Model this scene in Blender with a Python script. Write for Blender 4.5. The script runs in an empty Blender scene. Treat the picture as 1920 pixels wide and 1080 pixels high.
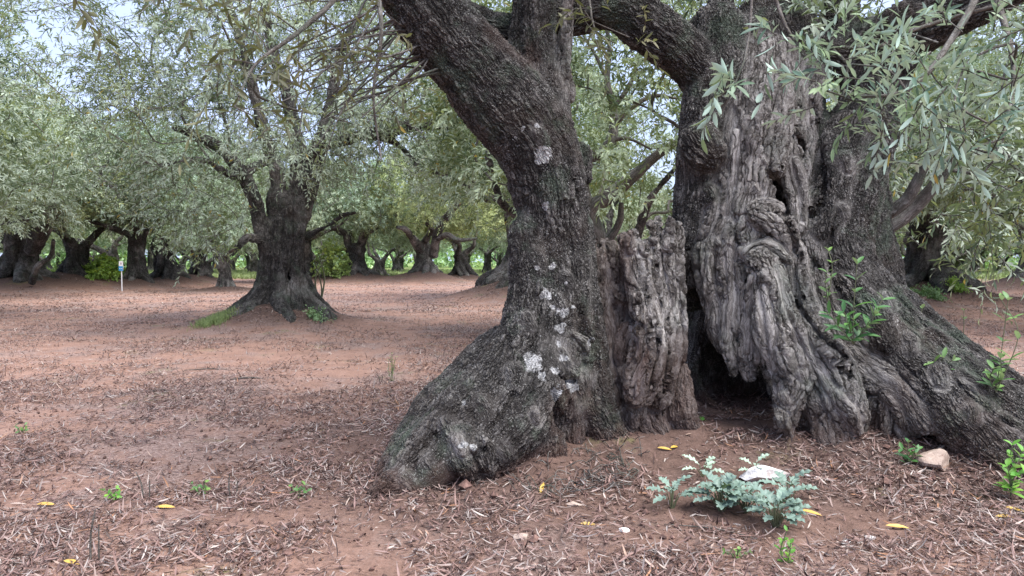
import bpy, math, random
import numpy as np
from mathutils import Vector, Matrix

scene = bpy.context.scene
COL = scene.collection
rng = np.random.default_rng(7)
random.seed(7)

# ------------------------------------------------------------------ camera, sky, sun, exposure
FPX = 1320.0                       # focal length in pixels of a 1920 wide frame
PITCH = math.radians(2.3)
EYE = 1.5
cam_d = bpy.data.cameras.new('camera'); cam = bpy.data.objects.new('camera', cam_d); COL.objects.link(cam)
cam.location = (0, 0, EYE); cam.rotation_euler = (math.pi / 2 - PITCH, 0, 0)
cam_d.sensor_width = 36; cam_d.lens = 36 * FPX / 1920; cam_d.clip_end = 3000; cam_d.clip_start = 0.05
scene.camera = cam

world = bpy.data.worlds.new('World'); scene.world = world; world.use_nodes = True
wn, wl = world.node_tree.nodes, world.node_tree.links
SUN_EL, SUN_AZ = math.radians(64), math.radians(125)     # azimuth measured from +Y towards +X
sky = wn.new('ShaderNodeTexSky'); sky.sky_type = 'NISHITA'; sky.sun_disc = False
sky.sun_elevation = SUN_EL; sky.sun_rotation = SUN_AZ; sky.air_density = 1.0; sky.dust_density = 2.5; sky.ozone_density = 1.5
bg = wn['Background']; bg.inputs['Strength'].default_value = 0.085
# thin broken cloud veil mixed over the blue
tcw = wn.new('ShaderNodeTexCoord'); nz = wn.new('ShaderNodeTexNoise'); nz.inputs['Scale'].default_value = 2.2
nz.inputs['Detail'].default_value = 6
rmp = wn.new('ShaderNodeMapRange'); rmp.inputs['From Min'].default_value = .35; rmp.inputs['From Max'].default_value = .7
rmp.inputs['To Min'].default_value = .65; rmp.inputs['To Max'].default_value = .95
mxw = wn.new('ShaderNodeMix'); mxw.data_type = 'RGBA'
wl.new(tcw.outputs['Generated'], nz.inputs['Vector']); wl.new(nz.outputs['Fac'], rmp.inputs['Value'])
wl.new(rmp.outputs['Result'], mxw.inputs[0]); wl.new(sky.outputs['Color'], mxw.inputs[6])
mxw.inputs[7].default_value = (4.4, 5.2, 7.7, 1)
wl.new(mxw.outputs[2], bg.inputs['Color'])

sun_d = bpy.data.lights.new('sun', 'SUN'); sun = bpy.data.objects.new('sun', sun_d); COL.objects.link(sun)
sun_d.energy = 3.4; sun_d.angle = math.radians(60); sun_d.color = (1, .96, .9)
sd = Vector((math.sin(SUN_AZ) * math.cos(SUN_EL), math.cos(SUN_AZ) * math.cos(SUN_EL), math.sin(SUN_EL)))
sun.rotation_euler = sd.to_track_quat('Z', 'Y').to_euler(); sun.location = (-5, 8, 20)

scene.view_settings.view_transform = 'Standard'; scene.view_settings.look = 'None'
scene.view_settings.gamma = 1; scene.view_settings.exposure = 1.4
scene.render.engine = 'CYCLES'
cy = scene.cycles
cy.max_bounces = 5; cy.diffuse_bounces = 3; cy.glossy_bounces = 1; cy.transmission_bounces = 3; cy.transparent_max_bounces = 4
cy.use_denoising = True; cy.denoiser = 'OPENIMAGEDENOISE'
cy.sample_clamp_indirect = 4
try:
    cy.denoising_input_passes = 'RGB_ALBEDO_NORMAL'; cy.denoising_prefilter = 'ACCURATE'
except Exception: pass
cy.caustics_reflective = False; cy.caustics_refractive = False

CP, SP = math.cos(PITCH), math.sin(PITCH)
def pt(px, py, Y):
    """world point seen at photo pixel (px,py), at distance Y in front of the lens"""
    a = (px - 960) / FPX; b = (540 - py) / FPX
    fy = CP + b * SP; fz = -SP + b * CP
    return np.array([a * Y / fy, Y, EYE + fz * Y / fy])

# ------------------------------------------------------------------ noise
_pr = np.random.default_rng(3)
_perm = _pr.permutation(256).astype(np.int64); _perm = np.concatenate([_perm, _perm, _perm])
_g = _pr.normal(size=(256, 3)); _g /= np.linalg.norm(_g, axis=1, keepdims=True)
def perlin(p):
    p = np.asarray(p, dtype=np.float64); i = np.floor(p).astype(np.int64); f = p - i; i &= 255
    u = f * f * f * (f * (f * 6 - 15) + 10)
    out = 0
    for dx in (0, 1):
        wx = u[..., 0] if dx else 1 - u[..., 0]
        for dy in (0, 1):
            wy = u[..., 1] if dy else 1 - u[..., 1]
            for dz in (0, 1):
                wz = u[..., 2] if dz else 1 - u[..., 2]
                h = _perm[_perm[_perm[(i[..., 0] + dx) & 255] + ((i[..., 1] + dy) & 255)] + ((i[..., 2] + dz) & 255)]
                g = _g[h]
                out = out + wx * wy * wz * (g[..., 0] * (f[..., 0] - dx) + g[..., 1] * (f[..., 1] - dy) + g[..., 2] * (f[..., 2] - dz))
    return out * 1.6
def fbm(p, o=3):
    s = 0; a = 1
    for k in range(o):
        s = s + a * perlin(p * 2 ** k + k * 17.3); a *= .5
    return s
def sstep(a, b, x):
    t = np.clip((x - a) / (b - a), 0, 1); return t * t * (3 - 2 * t)

# ------------------------------------------------------------------ mesh helpers
def make_mesh(name, v, quads=None, tris=None, smooth=True, attrs=None, mats=(), polys=None):
    me = bpy.data.meshes.new(name)
    v = np.asarray(v, dtype=np.float32)
    nq = 0 if quads is None else len(quads); nt = 0 if tris is None else len(tris)
    li = []
    if nq: li.append(np.asarray(quads).ravel())
    if nt: li.append(np.asarray(tris).ravel())
    li = np.concatenate(li).astype(np.int32)
    st = np.concatenate([np.arange(nq) * 4, nq * 4 + np.arange(nt) * 3]).astype(np.int32)
    me.vertices.add(len(v)); me.vertices.foreach_set('co', v.ravel())
    me.loops.add(len(li)); me.loops.foreach_set('vertex_index', li)
    me.polygons.add(nq + nt); me.polygons.foreach_set('loop_start', st)
    me.polygons.foreach_set('use_smooth', np.full(nq + nt, smooth))
    for k, a in (attrs or {}).items():
        a = np.asarray(a, dtype=np.float32)
        if a.shape[1] == 3:
            at = me.attributes.new(k, 'FLOAT_VECTOR', 'POINT'); at.data.foreach_set('vector', a.ravel())
        else:
            at = me.attributes.new(k, 'FLOAT_COLOR', 'POINT'); at.data.foreach_set('color', a.ravel())
    for m in mats: me.materials.append(m)
    me.update(calc_edges=True)
    return me
def link(name, me, parent=None, label=None, cat=None, group=None, kind=None, loc=None):
    o = bpy.data.objects.new(name, me); COL.objects.link(o)
    if parent is not None: o.parent = parent
    tag(o, label, cat, group, kind)
    if loc is not None: o.location = loc
    return o
def tag(o, label=None, cat=None, group=None, kind=None):
    if label: o['label'] = label
    if cat: o['category'] = cat
    if group: o['group'] = group
    if kind: o['kind'] = kind
def empty(name, loc, label, cat, group=None, rz=0.0, s=1.0):
    e = bpy.data.objects.new(name, None); COL.objects.link(e)
    e.location = loc; e.rotation_euler = (0, 0, rz); e.scale = (s, s, s); e.empty_display_size = .3
    tag(e, label, cat, group); return e

# catmull-rom resample of rows of any width (x,y,z,r,...)
def spline(P, step=0.12):
    P = np.asarray(P, dtype=float)
    if len(P) < 3:
        n = max(2, int(np.linalg.norm(P[-1, :3] - P[0, :3]) / step) + 1)
        t = np.linspace(0, 1, n)[:, None]; return P[0] * (1 - t) + P[-1] * t
    Q = np.vstack([2 * P[0] - P[1], P, 2 * P[-1] - P[-2]]); out = []
    for i in range(len(P) - 1):
        p0, p1, p2, p3 = Q[i], Q[i + 1], Q[i + 2], Q[i + 3]
        n = max(1, int(math.ceil(np.linalg.norm(p2[:3] - p1[:3]) / step)))
        for k in range(n):
            t = k / n
            out.append(.5 * (2 * p1 + (p2 - p0) * t + (2 * p0 - 5 * p1 + 4 * p2 - p3) * t * t + (3 * p1 - p0 - 3 * p2 + p3) * t ** 3))
    out.append(P[-1]); out = np.array(out); out[:, 3] = np.maximum(out[:, 3], .003)
    return out
def frames(c):
    t = np.gradient(c, axis=0); t /= np.linalg.norm(t, axis=1, keepdims=True) + 1e-9
    n = np.zeros_like(t); a = np.array([0, 0, 1.]) if abs(t[0, 2]) < .8 else np.array([0, 1., 0])
    v = np.cross(t[0], a); v /= np.linalg.norm(v); n[0] = v
    for i in range(1, len(t)):
        v = n[i - 1] - t[i] * n[i - 1].dot(t[i]); n[i] = v / (np.linalg.norm(v) + 1e-9)
    return t, n, np.cross(t, n)

# tubes: list of (N,4) arrays -> verts, quads, flow
def tubes(chains, sides=6, wob=0.0):
    V, Q, F = [], [], []; off = 0
    ang = np.linspace(0, 2 * np.pi, sides, endpoint=False); ca, sa = np.cos(ang), np.sin(ang)
    for ch in chains:
        if len(ch) < 2: continue
        c, r = ch[:, :3], ch[:, 3]
        t, n, b = frames(c)
        L = np.concatenate([[0], np.cumsum(np.linalg.norm(np.diff(c, axis=0), axis=1))])
        rr = r[:, None] * np.ones(sides)
        if wob:
            rr = rr * (1 + wob * perlin(np.stack([np.outer(L, np.ones(sides)) * 4 + off, np.outer(np.ones(len(L)), ca) * 1.2, np.outer(np.ones(len(L)), sa) * 1.2], -1)))
        v = c[:, None, :] + rr[..., None] * (n[:, None, :] * ca[None, :, None] + b[:, None, :] * sa[None, :, None])
        V.append(v.reshape(-1, 3))
        F.append(np.stack([np.outer(r, ca), np.outer(r, sa), np.outer(L, np.ones(sides))], -1).reshape(-1, 3))
        m = len(ch); i = np.arange(m - 1)[:, None] * sides; j = np.arange(sides)[None, :]; j2 = (j + 1) % sides
        q = np.stack([i + j, i + j2, i + sides + j2, i + sides + j], -1).reshape(-1, 4) + off
        Q.append(q); off += m * sides
    if not V: return np.zeros((0, 3)), np.zeros((0, 4), int), np.zeros((0, 3))
    return np.vstack(V), np.vstack(Q), np.vstack(F)

# ------------------------------------------------------------------ signed distance sculpting
def S(pts, k=None, sub=False, dead=0.0, px=True, step=.1):
    """strand: rows (px,py,Y,radius px) or world rows (x,y,z,r)"""
    rows = []
    for a in pts:
        if px: w = pt(a[0], a[1], a[2]); rows.append([*w, a[3] / FPX * a[2]])
        else: rows.append(list(a))
    return dict(p=spline(rows, step) if len(rows) > 1 else np.array(rows), k=k, sub=sub, dead=dead)

def sdf_mesh(strands, res, k0=.05, pad=.06, zmin=None):
    allp = np.vstack([np.concatenate([s['p'][:, :3] - s['p'][:, 3:4], s['p'][:, :3] + s['p'][:, 3:4]]) for s in strands if not s['sub']])
    lo = allp.min(0) - pad; hi = allp.max(0) + pad
    if zmin is not None: lo[2] = max(lo[2], zmin)
    n = np.ceil((hi - lo) / res).astype(int) + 1
    ax = [lo[i] + np.arange(n[i]) * res for i in range(3)]
    F = np.full(n, 1.0, dtype=np.float32)
    for s in strands:
        p = s['p']; k = s['k'] or k0; m = k + 3 * res
        def rngs(l, h):
            a = np.maximum(((l - lo) / res).astype(int), 0); b = np.minimum(np.ceil((h - lo) / res).astype(int) + 1, n); return a, b
        a, b = rngs((p[:, :3] - p[:, 3:4]).min(0) - m, (p[:, :3] + p[:, 3:4]).max(0) + m)
        if np.any(b <= a): continue
        D = np.full(b - a, 1.0, dtype=np.float32)
        segs = [(p[i], p[i + 1]) for i in range(len(p) - 1)] or [(p[0], p[0] + np.array([0, 0, 1e-3, 0]))]
        for q0, q1 in segs:
            rm = max(q0[3], q1[3]) + m
            c, d = rngs(np.minimum(q0[:3], q1[:3]) - rm, np.maximum(q0[:3], q1[:3]) + rm)
            c = np.maximum(c, a); d = np.minimum(d, b)
            if np.any(d <= c): continue
            X = (ax[0][c[0]:d[0]] - q0[0]).astype(np.float32)[:, None, None]; Yy = (ax[1][c[1]:d[1]] - q0[1]).astype(np.float32)[None, :, None]
            Z = (ax[2][c[2]:d[2]] - q0[2]).astype(np.float32)[None, None, :]
            e = (q1 - q0)[:3].astype(np.float32); l2 = float(e @ e) + 1e-9
            h = np.clip((X * e[0] + Yy * e[1] + Z * e[2]) / l2, 0, 1)
            dd = np.sqrt((X - h * e[0]) ** 2 + (Yy - h * e[1]) ** 2 + (Z - h * e[2]) ** 2) - (q0[3] + (q1[3] - q0[3]) * h).astype(np.float32)
            sl = tuple(slice(c[i] - a[i], d[i] - a[i]) for i in range(3))
            np.minimum(D[sl], dd, out=D[sl])
        sl = tuple(slice(a[i], b[i]) for i in range(3)); G = F[sl]
        if s['sub']:
            D = -D; h = np.maximum(k - np.abs(G - D), 0) / k; F[sl] = np.maximum(G, D) + h * h * k * .25
        else:
            h = np.maximum(k - np.abs(G - D), 0) / k; F[sl] = np.minimum(G, D) - h * h * k * .25
    # surface nets
    I = F < 0
    c = np.zeros(tuple(n - 1), dtype=np.int8)
    for dx in (0, 1):
        for dy in (0, 1):
            for dz in (0, 1):
                c += I[dx:n[0] - 1 + dx, dy:n[1] - 1 + dy, dz:n[2] - 1 + dz]
    act = (c > 0) & (c < 8); del c
    ijk = np.argwhere(act); idx = np.full(act.shape, -1, dtype=np.int32); idx[act] = np.arange(len(ijk))
    acc = np.zeros((len(ijk), 3)); cnt = np.zeros(len(ijk))
    cor = [(x, y, z) for x in (0, 1) for y in (0, 1) for z in (0, 1)]
    fv = {q: F[ijk[:, 0] + q[0], ijk[:, 1] + q[1], ijk[:, 2] + q[2]] for q in cor}
    for q in cor:
        for d in range(3):
            if q[d]: continue
            q2 = list(q); q2[d] = 1; q2 = tuple(q2); f0, f1 = fv[q], fv[q2]; cr = (f0 < 0) != (f1 < 0)
            t = np.where(cr, f0 / np.where(cr, f0 - f1, 1), 0)
            P = np.tile(np.array(q, float), (len(ijk), 1)); P[:, d] = t
            acc[cr] += P[cr]; cnt[cr] += 1
    V = (ijk + acc / cnt[:, None]) * res + lo
    Q = []
    for d in range(3):
        u, w = (d + 1) % 3, (d + 2) % 3
        sl0 = [slice(1, -1)] * 3; sl1 = [slice(1, -1)] * 3; sl0[d] = slice(0, -1); sl1[d] = slice(1, None)
        a0 = I[tuple(sl0)]; a1 = I[tuple(sl1)]
        for flip, m in ((0, a0 & ~a1), (1, ~a0 & a1)):
            e = np.argwhere(m)
            if not len(e): continue
            base = e.copy()
            for j in range(3):
                if j != d: base[:, j] += 1
            def at(du, dw):
                z = base.copy(); z[:, u] -= du; z[:, w] -= dw; return idx[z[:, 0], z[:, 1], z[:, 2]]
            q = np.stack([at(0, 0), at(1, 0), at(1, 1), at(0, 1)], 1)
            if flip: q = q[:, ::-1]
            Q.append(q)
    Q = np.vstack(Q); Q = Q[(Q >= 0).all(1)]
    # keep the large connected pieces only
    lab = np.arange(len(V))
    for _ in range(400):
        mn = lab[Q].min(1); new = lab.copy()
        for j in range(4): np.minimum.at(new, Q[:, j], mn)
        new = new[new]
        if np.array_equal(new, lab): break
        lab = new
    uq, inv, ct = np.unique(lab, return_inverse=True, return_counts=True)
    keep = ct[inv] > 400
    mp = np.cumsum(keep) - 1; Q = Q[keep[Q].all(1)]; Q = mp[Q]; V = V[keep]
    return V, Q

def surf(px, py, st):
    """distance at which the eye ray through the pixel meets the strands"""
    A = np.vstack([s['p'][:-1] for s in st if not s['sub'] and len(s['p']) > 1]); B = np.vstack([s['p'][1:] for s in st if not s['sub'] and len(s['p']) > 1])
    E = B[:, :3] - A[:, :3]; l2 = (E * E).sum(1) + 1e-9; Y = 3.6; d1 = pt(px, py, 1.0) - np.array([0, 0, EYE]); dn = np.linalg.norm(d1)
    for _ in range(60):
        P = np.array([0, 0, EYE]) + d1 * Y; h = np.clip(((P - A[:, :3]) * E).sum(1) / l2, 0, 1)
        d = (np.linalg.norm(P - A[:, :3] - h[:, None] * E, axis=1) - (A[:, 3] + (B[:, 3] - A[:, 3]) * h)).min()
        if d < .003: return Y
        Y += d / dn
        if Y > 8: return None
    return Y
def carve(st, pts, depth=.35, k=.014, sub=True, dead=.8, reach=0.0):
    """groove (sub) or raised rope laid on the surface that is already there; rows (px, py, radius px)"""
    ys = [surf(a, b, st) for a, b, r in pts]; ok = [y for y in ys if y]
    if not ok: return []
    ys = [y if y else min(ok) for y in ys]; rows_ = [(a, b, y + depth * r / FPX * y, r) for (a, b, r), y in zip(pts, ys)]
    out = [S(rows_, k=k, sub=sub, dead=dead, step=.05)]
    if reach: out.append(S([(a, b, y + reach, r * .9) for a, b, y, r in rows_], k=k, sub=sub, dead=dead, step=.05))
    return out
def flow_of(V, strands):
    N = len(V); best = np.full(N, 9.0); sec = np.full(N, 9.0); fl = np.zeros((N, 3)); dead = np.zeros(N); wsum = np.zeros(N)
    for si, s in enumerate(strands):
        if s['sub'] or len(s['p']) < 2: continue
        p = s['p']; c = p[:, :3]; t, n, b = frames(c)
        L = np.concatenate([[0], np.cumsum(np.linalg.norm(np.diff(c, axis=0), axis=1))])
        lo = (c - p[:, 3:4]).min(0) - .12; hi = (c + p[:, 3:4]).max(0) + .12
        m = np.nonzero(((V > lo) & (V < hi)).all(1))[0]
        if not len(m): continue
        X = V[m]; bd = np.full(len(m), 9.0); bf = np.zeros((len(m), 3))
        for i in range(len(p) - 1):
            e = c[i + 1] - c[i]; l2 = e @ e + 1e-9
            h = np.clip(((X - c[i]) @ e) / l2, 0, 1); o = X - c[i] - h[:, None] * e
            d = np.linalg.norm(o, axis=1) - (p[i, 3] + (p[i + 1, 3] - p[i, 3]) * h)
            u = d < bd
            if not u.any(): continue
            hh = h[u][:, None]; nn = n[i] * (1 - hh) + n[i + 1] * hh; bb = b[i] * (1 - hh) + b[i + 1] * hh
            bd[u] = d[u]; bf[u] = np.stack([(o[u] * nn).sum(1) + si * 3.7, (o[u] * bb).sum(1) + si * 1.3, L[i] + h[u] * math.sqrt(l2)], 1)
        u = bd < best[m]; sec[m] = np.where(u, best[m], np.minimum(sec[m], bd)); mm = m[u]; best[mm] = bd[u]; fl[mm] = bf[u]
        w = np.exp(-np.maximum(bd, 0) / .02 ) * (bd < .15); dead[m] += w * s['dead']; wsum[m] += w
    return fl, dead / np.maximum(wsum, 1e-6), sstep(.0, .03, sec - best)

def subdivide(V, Q):
    e = np.sort(np.stack([Q, np.roll(Q, -1, 1)], -1).reshape(-1, 2), 1); key = e[:, 0].astype(np.int64) * len(V) + e[:, 1]
    uk, inv = np.unique(key, return_inverse=True); a, b = uk // len(V), uk % len(V)
    fc = V[Q].mean(1); ne = len(uk)
    # catmull-clark style smoothing of the edge points (closed surface)
    es = np.zeros((ne, 3)); ec = np.zeros(ne); fi = np.repeat(np.arange(len(Q)), 4); np.add.at(es, inv, fc[fi]); np.add.at(ec, inv, 1)
    mid = (V[a] + V[b]) / 2; ep = np.where((ec == 2)[:, None], mid * .5 + es / np.maximum(ec, 1)[:, None] * .5, mid)
    ei = inv.reshape(-1, 4) + len(V); ci = np.arange(len(Q)) + len(V) + ne; k = np.arange(4)
    q = np.stack([Q, ei, np.repeat(ci[:, None], 4, 1), np.roll(ei, 1, 1)], -1).reshape(-1, 4)
    return np.vstack([V, ep, fc]), q
def normals(V, Q):
    a = V[Q[:, 2]] - V[Q[:, 0]]; b = V[Q[:, 3]] - V[Q[:, 1]]; fn = np.cross(a, b); N = np.zeros_like(V)
    for j in range(4): np.add.at(N, Q[:, j], fn)
    return N / (np.linalg.norm(N, axis=1, keepdims=True) + 1e-12)

def gnarl(V, Q, fl, dead, seam, lump=.03, flute=.02, fq=9.0):
    N = normals(V, Q)
    n1 = fbm(V * 2.3 + 5, 3)
    q = fl * np.array([fq, fq, fq * .16]); q = q + .5 * perlin(V * 4)[:, None]
    r = 1 - np.abs(perlin(q)) * 2.2
    q2 = fl * np.array([fq * 2.3, fq * 2.3, fq * .3]) + 9; q2 = q2 + .4 * perlin(V * 7)[:, None]
    r2 = 1 - np.abs(perlin(q2)) * 2.2
    am = flute * (.35 + .95 * dead) * (.25 + .75 * seam)
    return V + N * (lump * n1 - am * np.maximum(r, -.6) - am * .45 * np.maximum(r2, -.6))[:, None]

# ------------------------------------------------------------------ materials
def newmat(name):
    m = bpy.data.materials.new(name); m.use_nodes = True
    nt = m.node_tree; nt.nodes.clear(); out = nt.nodes.new('ShaderNodeOutputMaterial')
    return m, nt, out
class NT:
    def __init__(s, nt): s.nt = nt
    def n(s, t, **k):
        x = s.nt.nodes.new(t)
        for a, b in k.items(): setattr(x, a, b)
        return x
    def put(s, inp, v):
        if hasattr(v, 'is_linked') or isinstance(v, bpy.types.NodeSocket): s.nt.links.new(v, inp)
        else:
            if isinstance(v, (tuple, list)) and len(v) == 3 and inp.type == 'RGBA': v = (*v, 1)
            inp.default_value = v
    def math(s, op, a, b=0.0, c=0.0, clamp=False):
        x = s.n('ShaderNodeMath', operation=op, use_clamp=clamp); s.put(x.inputs[0], a); s.put(x.inputs[1], b)
        if op in ('MULTIPLY_ADD', 'SMOOTH_MIN'): s.put(x.inputs[2], c)
        return x.outputs[0]
    def mix(s, f, a, b, blend='MIX'):
        x = s.n('ShaderNodeMix', data_type='RGBA', blend_type=blend); s.put(x.inputs[0], f); s.put(x.inputs[6], a); s.put(x.inputs[7], b); return x.outputs[2]
    def noise(s, vec, sc, det=4, rough=.55, dist=0.0):
        x = s.n('ShaderNodeTexNoise'); s.put(x.inputs['Vector'], vec); x.inputs['Scale'].default_value = sc
        x.inputs['Detail'].default_value = det; x.inputs['Roughness'].default_value = rough; x.inputs['Distortion'].default_value = dist; return x.outputs['Fac']
    def vor(s, vec, sc, feature='F1', out='Distance', rnd=1.0):
        x = s.n('ShaderNodeTexVoronoi', feature=feature); s.put(x.inputs['Vector'], vec); x.inputs['Scale'].default_value = sc
        x.inputs['Randomness'].default_value = rnd; return x.outputs[out]
    def rng(s, v, a, b, c=0.0, d=1.0, smooth=False):
        x = s.n('ShaderNodeMapRange'); x.interpolation_type = 'SMOOTHSTEP' if smooth else 'LINEAR'
        s.put(x.inputs['Value'], v)
        for i, q in zip(('From Min', 'From Max', 'To Min', 'To Max'), (a, b, c, d)): s.put(x.inputs[i], q)
        return x.outputs['Result']
    def ramp(s, v, stops, interp='LINEAR'):
        x = s.n('ShaderNodeValToRGB'); x.color_ramp.interpolation = interp; e = x.color_ramp.elements
        e[0].position, e[0].color = stops[0][0], (*stops[0][1], 1); e[1].position, e[1].color = stops[-1][0], (*stops[-1][1], 1)
        for p, c in stops[1:-1]:
            k = e.new(p); k.color = (*c, 1)
        s.put(x.inputs[0], v); return x.outputs[0]
    def scalev(s, v, k):
        x = s.n('ShaderNodeVectorMath', operation='MULTIPLY'); s.put(x.inputs[0], v); x.inputs[1].default_value = k; return x.outputs[0]
    def attr(s, name, out='Vector'):
        x = s.n('ShaderNodeAttribute', attribute_name=name); return x.outputs[out]
    def pos(s):
        return s.n('ShaderNodeTexCoord').outputs['Object']
    def sep(s, v):
        x = s.n('ShaderNodeSeparateXYZ'); s.put(x.inputs[0], v); return x.outputs

def bark_material(name, hero=True, c_dark=(.006, .0055, .005), c_mid=(.034, .031, .029), c_lite=(.17, .16, .152), disp=1.0):
    m, nt, out = newmat(name); T = NT(nt)
    fl = T.attr('flow'); tint = T.sep(T.attr('tint')) if hero else None; P = T.pos()
    # warp so that plates are not ruler straight
    wv = T.n('ShaderNodeTexNoise'); T.put(wv.inputs['Vector'], P); wv.inputs['Scale'].default_value = 6; wv.inputs['Detail'].default_value = 2
    wa = T.n('ShaderNodeVectorMath', operation='MULTIPLY_ADD'); T.put(wa.inputs[0], wv.outputs['Color']); wa.inputs[1].default_value = (.08, .08, .08); T.put(wa.inputs[2], fl)
    F = wa.outputs[0]
    wv2 = T.n('ShaderNodeTexNoise'); T.put(wv2.inputs['Vector'], P); wv2.inputs['Scale'].default_value = 32; wv2.inputs['Detail'].default_value = 3
    wb = T.n('ShaderNodeVectorMath', operation='MULTIPLY_ADD'); T.put(wb.inputs[0], wv2.outputs['Color']); wb.inputs[1].default_value = (.022, .022, .03); T.put(wb.inputs[2], F)
    G = wb.outputs[0]
    v1 = T.vor(T.scalev(G, (1, 1, .16)), 34, 'DISTANCE_TO_EDGE'); plate = T.rng(v1, 0, .3, 0, 1, True)
    v2 = T.vor(T.scalev(G, (1, 1, .3)), 70, 'DISTANCE_TO_EDGE'); plate2 = T.rng(v2, 0, .3, 0, 1, True)
    patchy = T.rng(T.noise(P, 4, 3, .6), .35, .65, .25, 1)
    plate = T.math('MULTIPLY', plate, patchy)
    gr = T.noise(T.scalev(G, (1, 1, .07)), 60, 6, .75)            # long grain
    grw = T.noise(T.scalev(F, (1, 1, .12)), 14, 3, .6)
    fine = T.noise(P, 90, 4, .7); big = T.noise(P, 1.7, 4, .6); mid = T.noise(P, 9, 4, .6)
    hb = T.math('ADD', T.math('MULTIPLY', plate, .34), T.math('ADD', T.math('MULTIPLY', plate2, .2), T.math('ADD', T.math('MULTIPLY', grw, .75), T.math('MULTIPLY', mid, .35))))
    ck = T.vor(T.scalev(G, (1, 1, .07)), 22, 'DISTANCE_TO_EDGE'); crack = T.rng(ck, 0, .09, 0, 1, True)
    hd = T.math('ADD', T.math('MULTIPLY', crack, .35), T.math('ADD', T.math('MULTIPLY', gr, .8), T.math('MULTIPLY', grw, .9)))
    if hero: dead = tint[0]; lich = tint[1]; brown = tint[2]; seam = T.attr('tint', 'Alpha')
    else: dead = T.rng(T.noise(P, 1.3, 3, .5), .5, .62, 0, .7); seam = 1.0
    if hero:
        H = T.n('ShaderNodeMix', data_type='FLOAT'); T.put(H.inputs[0], dead); T.put(H.inputs[2], hb); T.put(H.inputs[3], hd); H = H.outputs[0]
    else: H = hb
    # colour: bark
    cb = T.ramp(T.math('MULTIPLY_ADD', mid, .35, T.math('MULTIPLY', H, .55)), [(.34, c_dark), (.55, c_mid), (.8, c_lite)])
    cb = T.mix(T.rng(big, .52, .68, 0, .4), cb, (.065, .045, .035))              # brown patches
    speck = T.rng(fine, .57, .63, 0, 1); speck = T.math('MULTIPLY', speck, T.rng(T.noise(P, 5, 3, .6), .42, .62, .15, .8))
    cb = T.mix(speck, cb, (.44, .43, .41))
    ln = T.noise(P, 3.1, 5, .65)
    moss = T.rng(ln, .52, .66, 0, .6)
    cb = T.mix(moss, cb, T.mix(T.rng(fine, .4, .6), (.03, .045, .03), (.12, .16, .12)))
    # colour: bare silvered wood
    cd = T.ramp(T.math('MULTIPLY_ADD', gr, .75, T.math('MULTIPLY', mid, .35)), [(.33, (.014, .012, .011)), (.49, (.145, .13, .12)), (.67, (.50, .475, .455))])
    cd = T.mix(T.rng(T.noise(P, 2.2, 4, .6), .5, .68, 0, .45), cd, (.13, .165, .14))
    cd = T.mix(T.rng(crack, 0, .8, .75, 0), cd, (.03, .022, .018))
    col = T.mix(dead, cb, cd)
    if hero:
        col = T.mix(T.math('MULTIPLY', brown, .7), col, T.mix(gr, (.045, .024, .018), (.17, .095, .075)))
        lm = T.rng(T.math('ADD', lich, T.math('MULTIPLY', T.math('SUBTRACT', T.noise(P, 34, 5, .75), .5), 3.4)), .50, .62)
        lm = T.math('MULTIPLY', lm, T.math('GREATER_THAN', lich, .02))
        col = T.mix(lm, col, T.ramp(T.noise(P, 70, 3, .7), [(.35, (.14, .14, .14)), (.5, (.32, .32, .32)), (.65, (.54, .54, .54))]))
    b = T.n('ShaderNodeBsdfPrincipled'); T.put(b.inputs['Base Color'], col); b.inputs['Roughness'].default_value = .85
    b.inputs['Specular IOR Level'].default_value = .25
    bp = T.n('ShaderNodeBump'); bp.inputs['Strength'].default_value = .9; bp.inputs['Distance'].default_value = .022
    T.put(bp.inputs['Height'], T.math('ADD', T.math('MULTIPLY', fine, .35), T.math('MULTIPLY', gr, .6)))
    T.put(b.inputs['Normal'], bp.outputs[0])
    nt.links.new(b.outputs[0], out.inputs['Surface'])
    if disp:
        d = T.n('ShaderNodeDisplacement'); d.inputs['Midlevel'].default_value = .6; d.inputs['Scale'].default_value = .05 * disp
        T.put(d.inputs['Height'], T.math('ADD', T.math('MULTIPLY', T.math('SUBTRACT', H, .6), seam), .6)); nt.links.new(d.outputs[0], out.inputs['Displacement']); m.displacement_method = 'BOTH'
    return m

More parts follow.
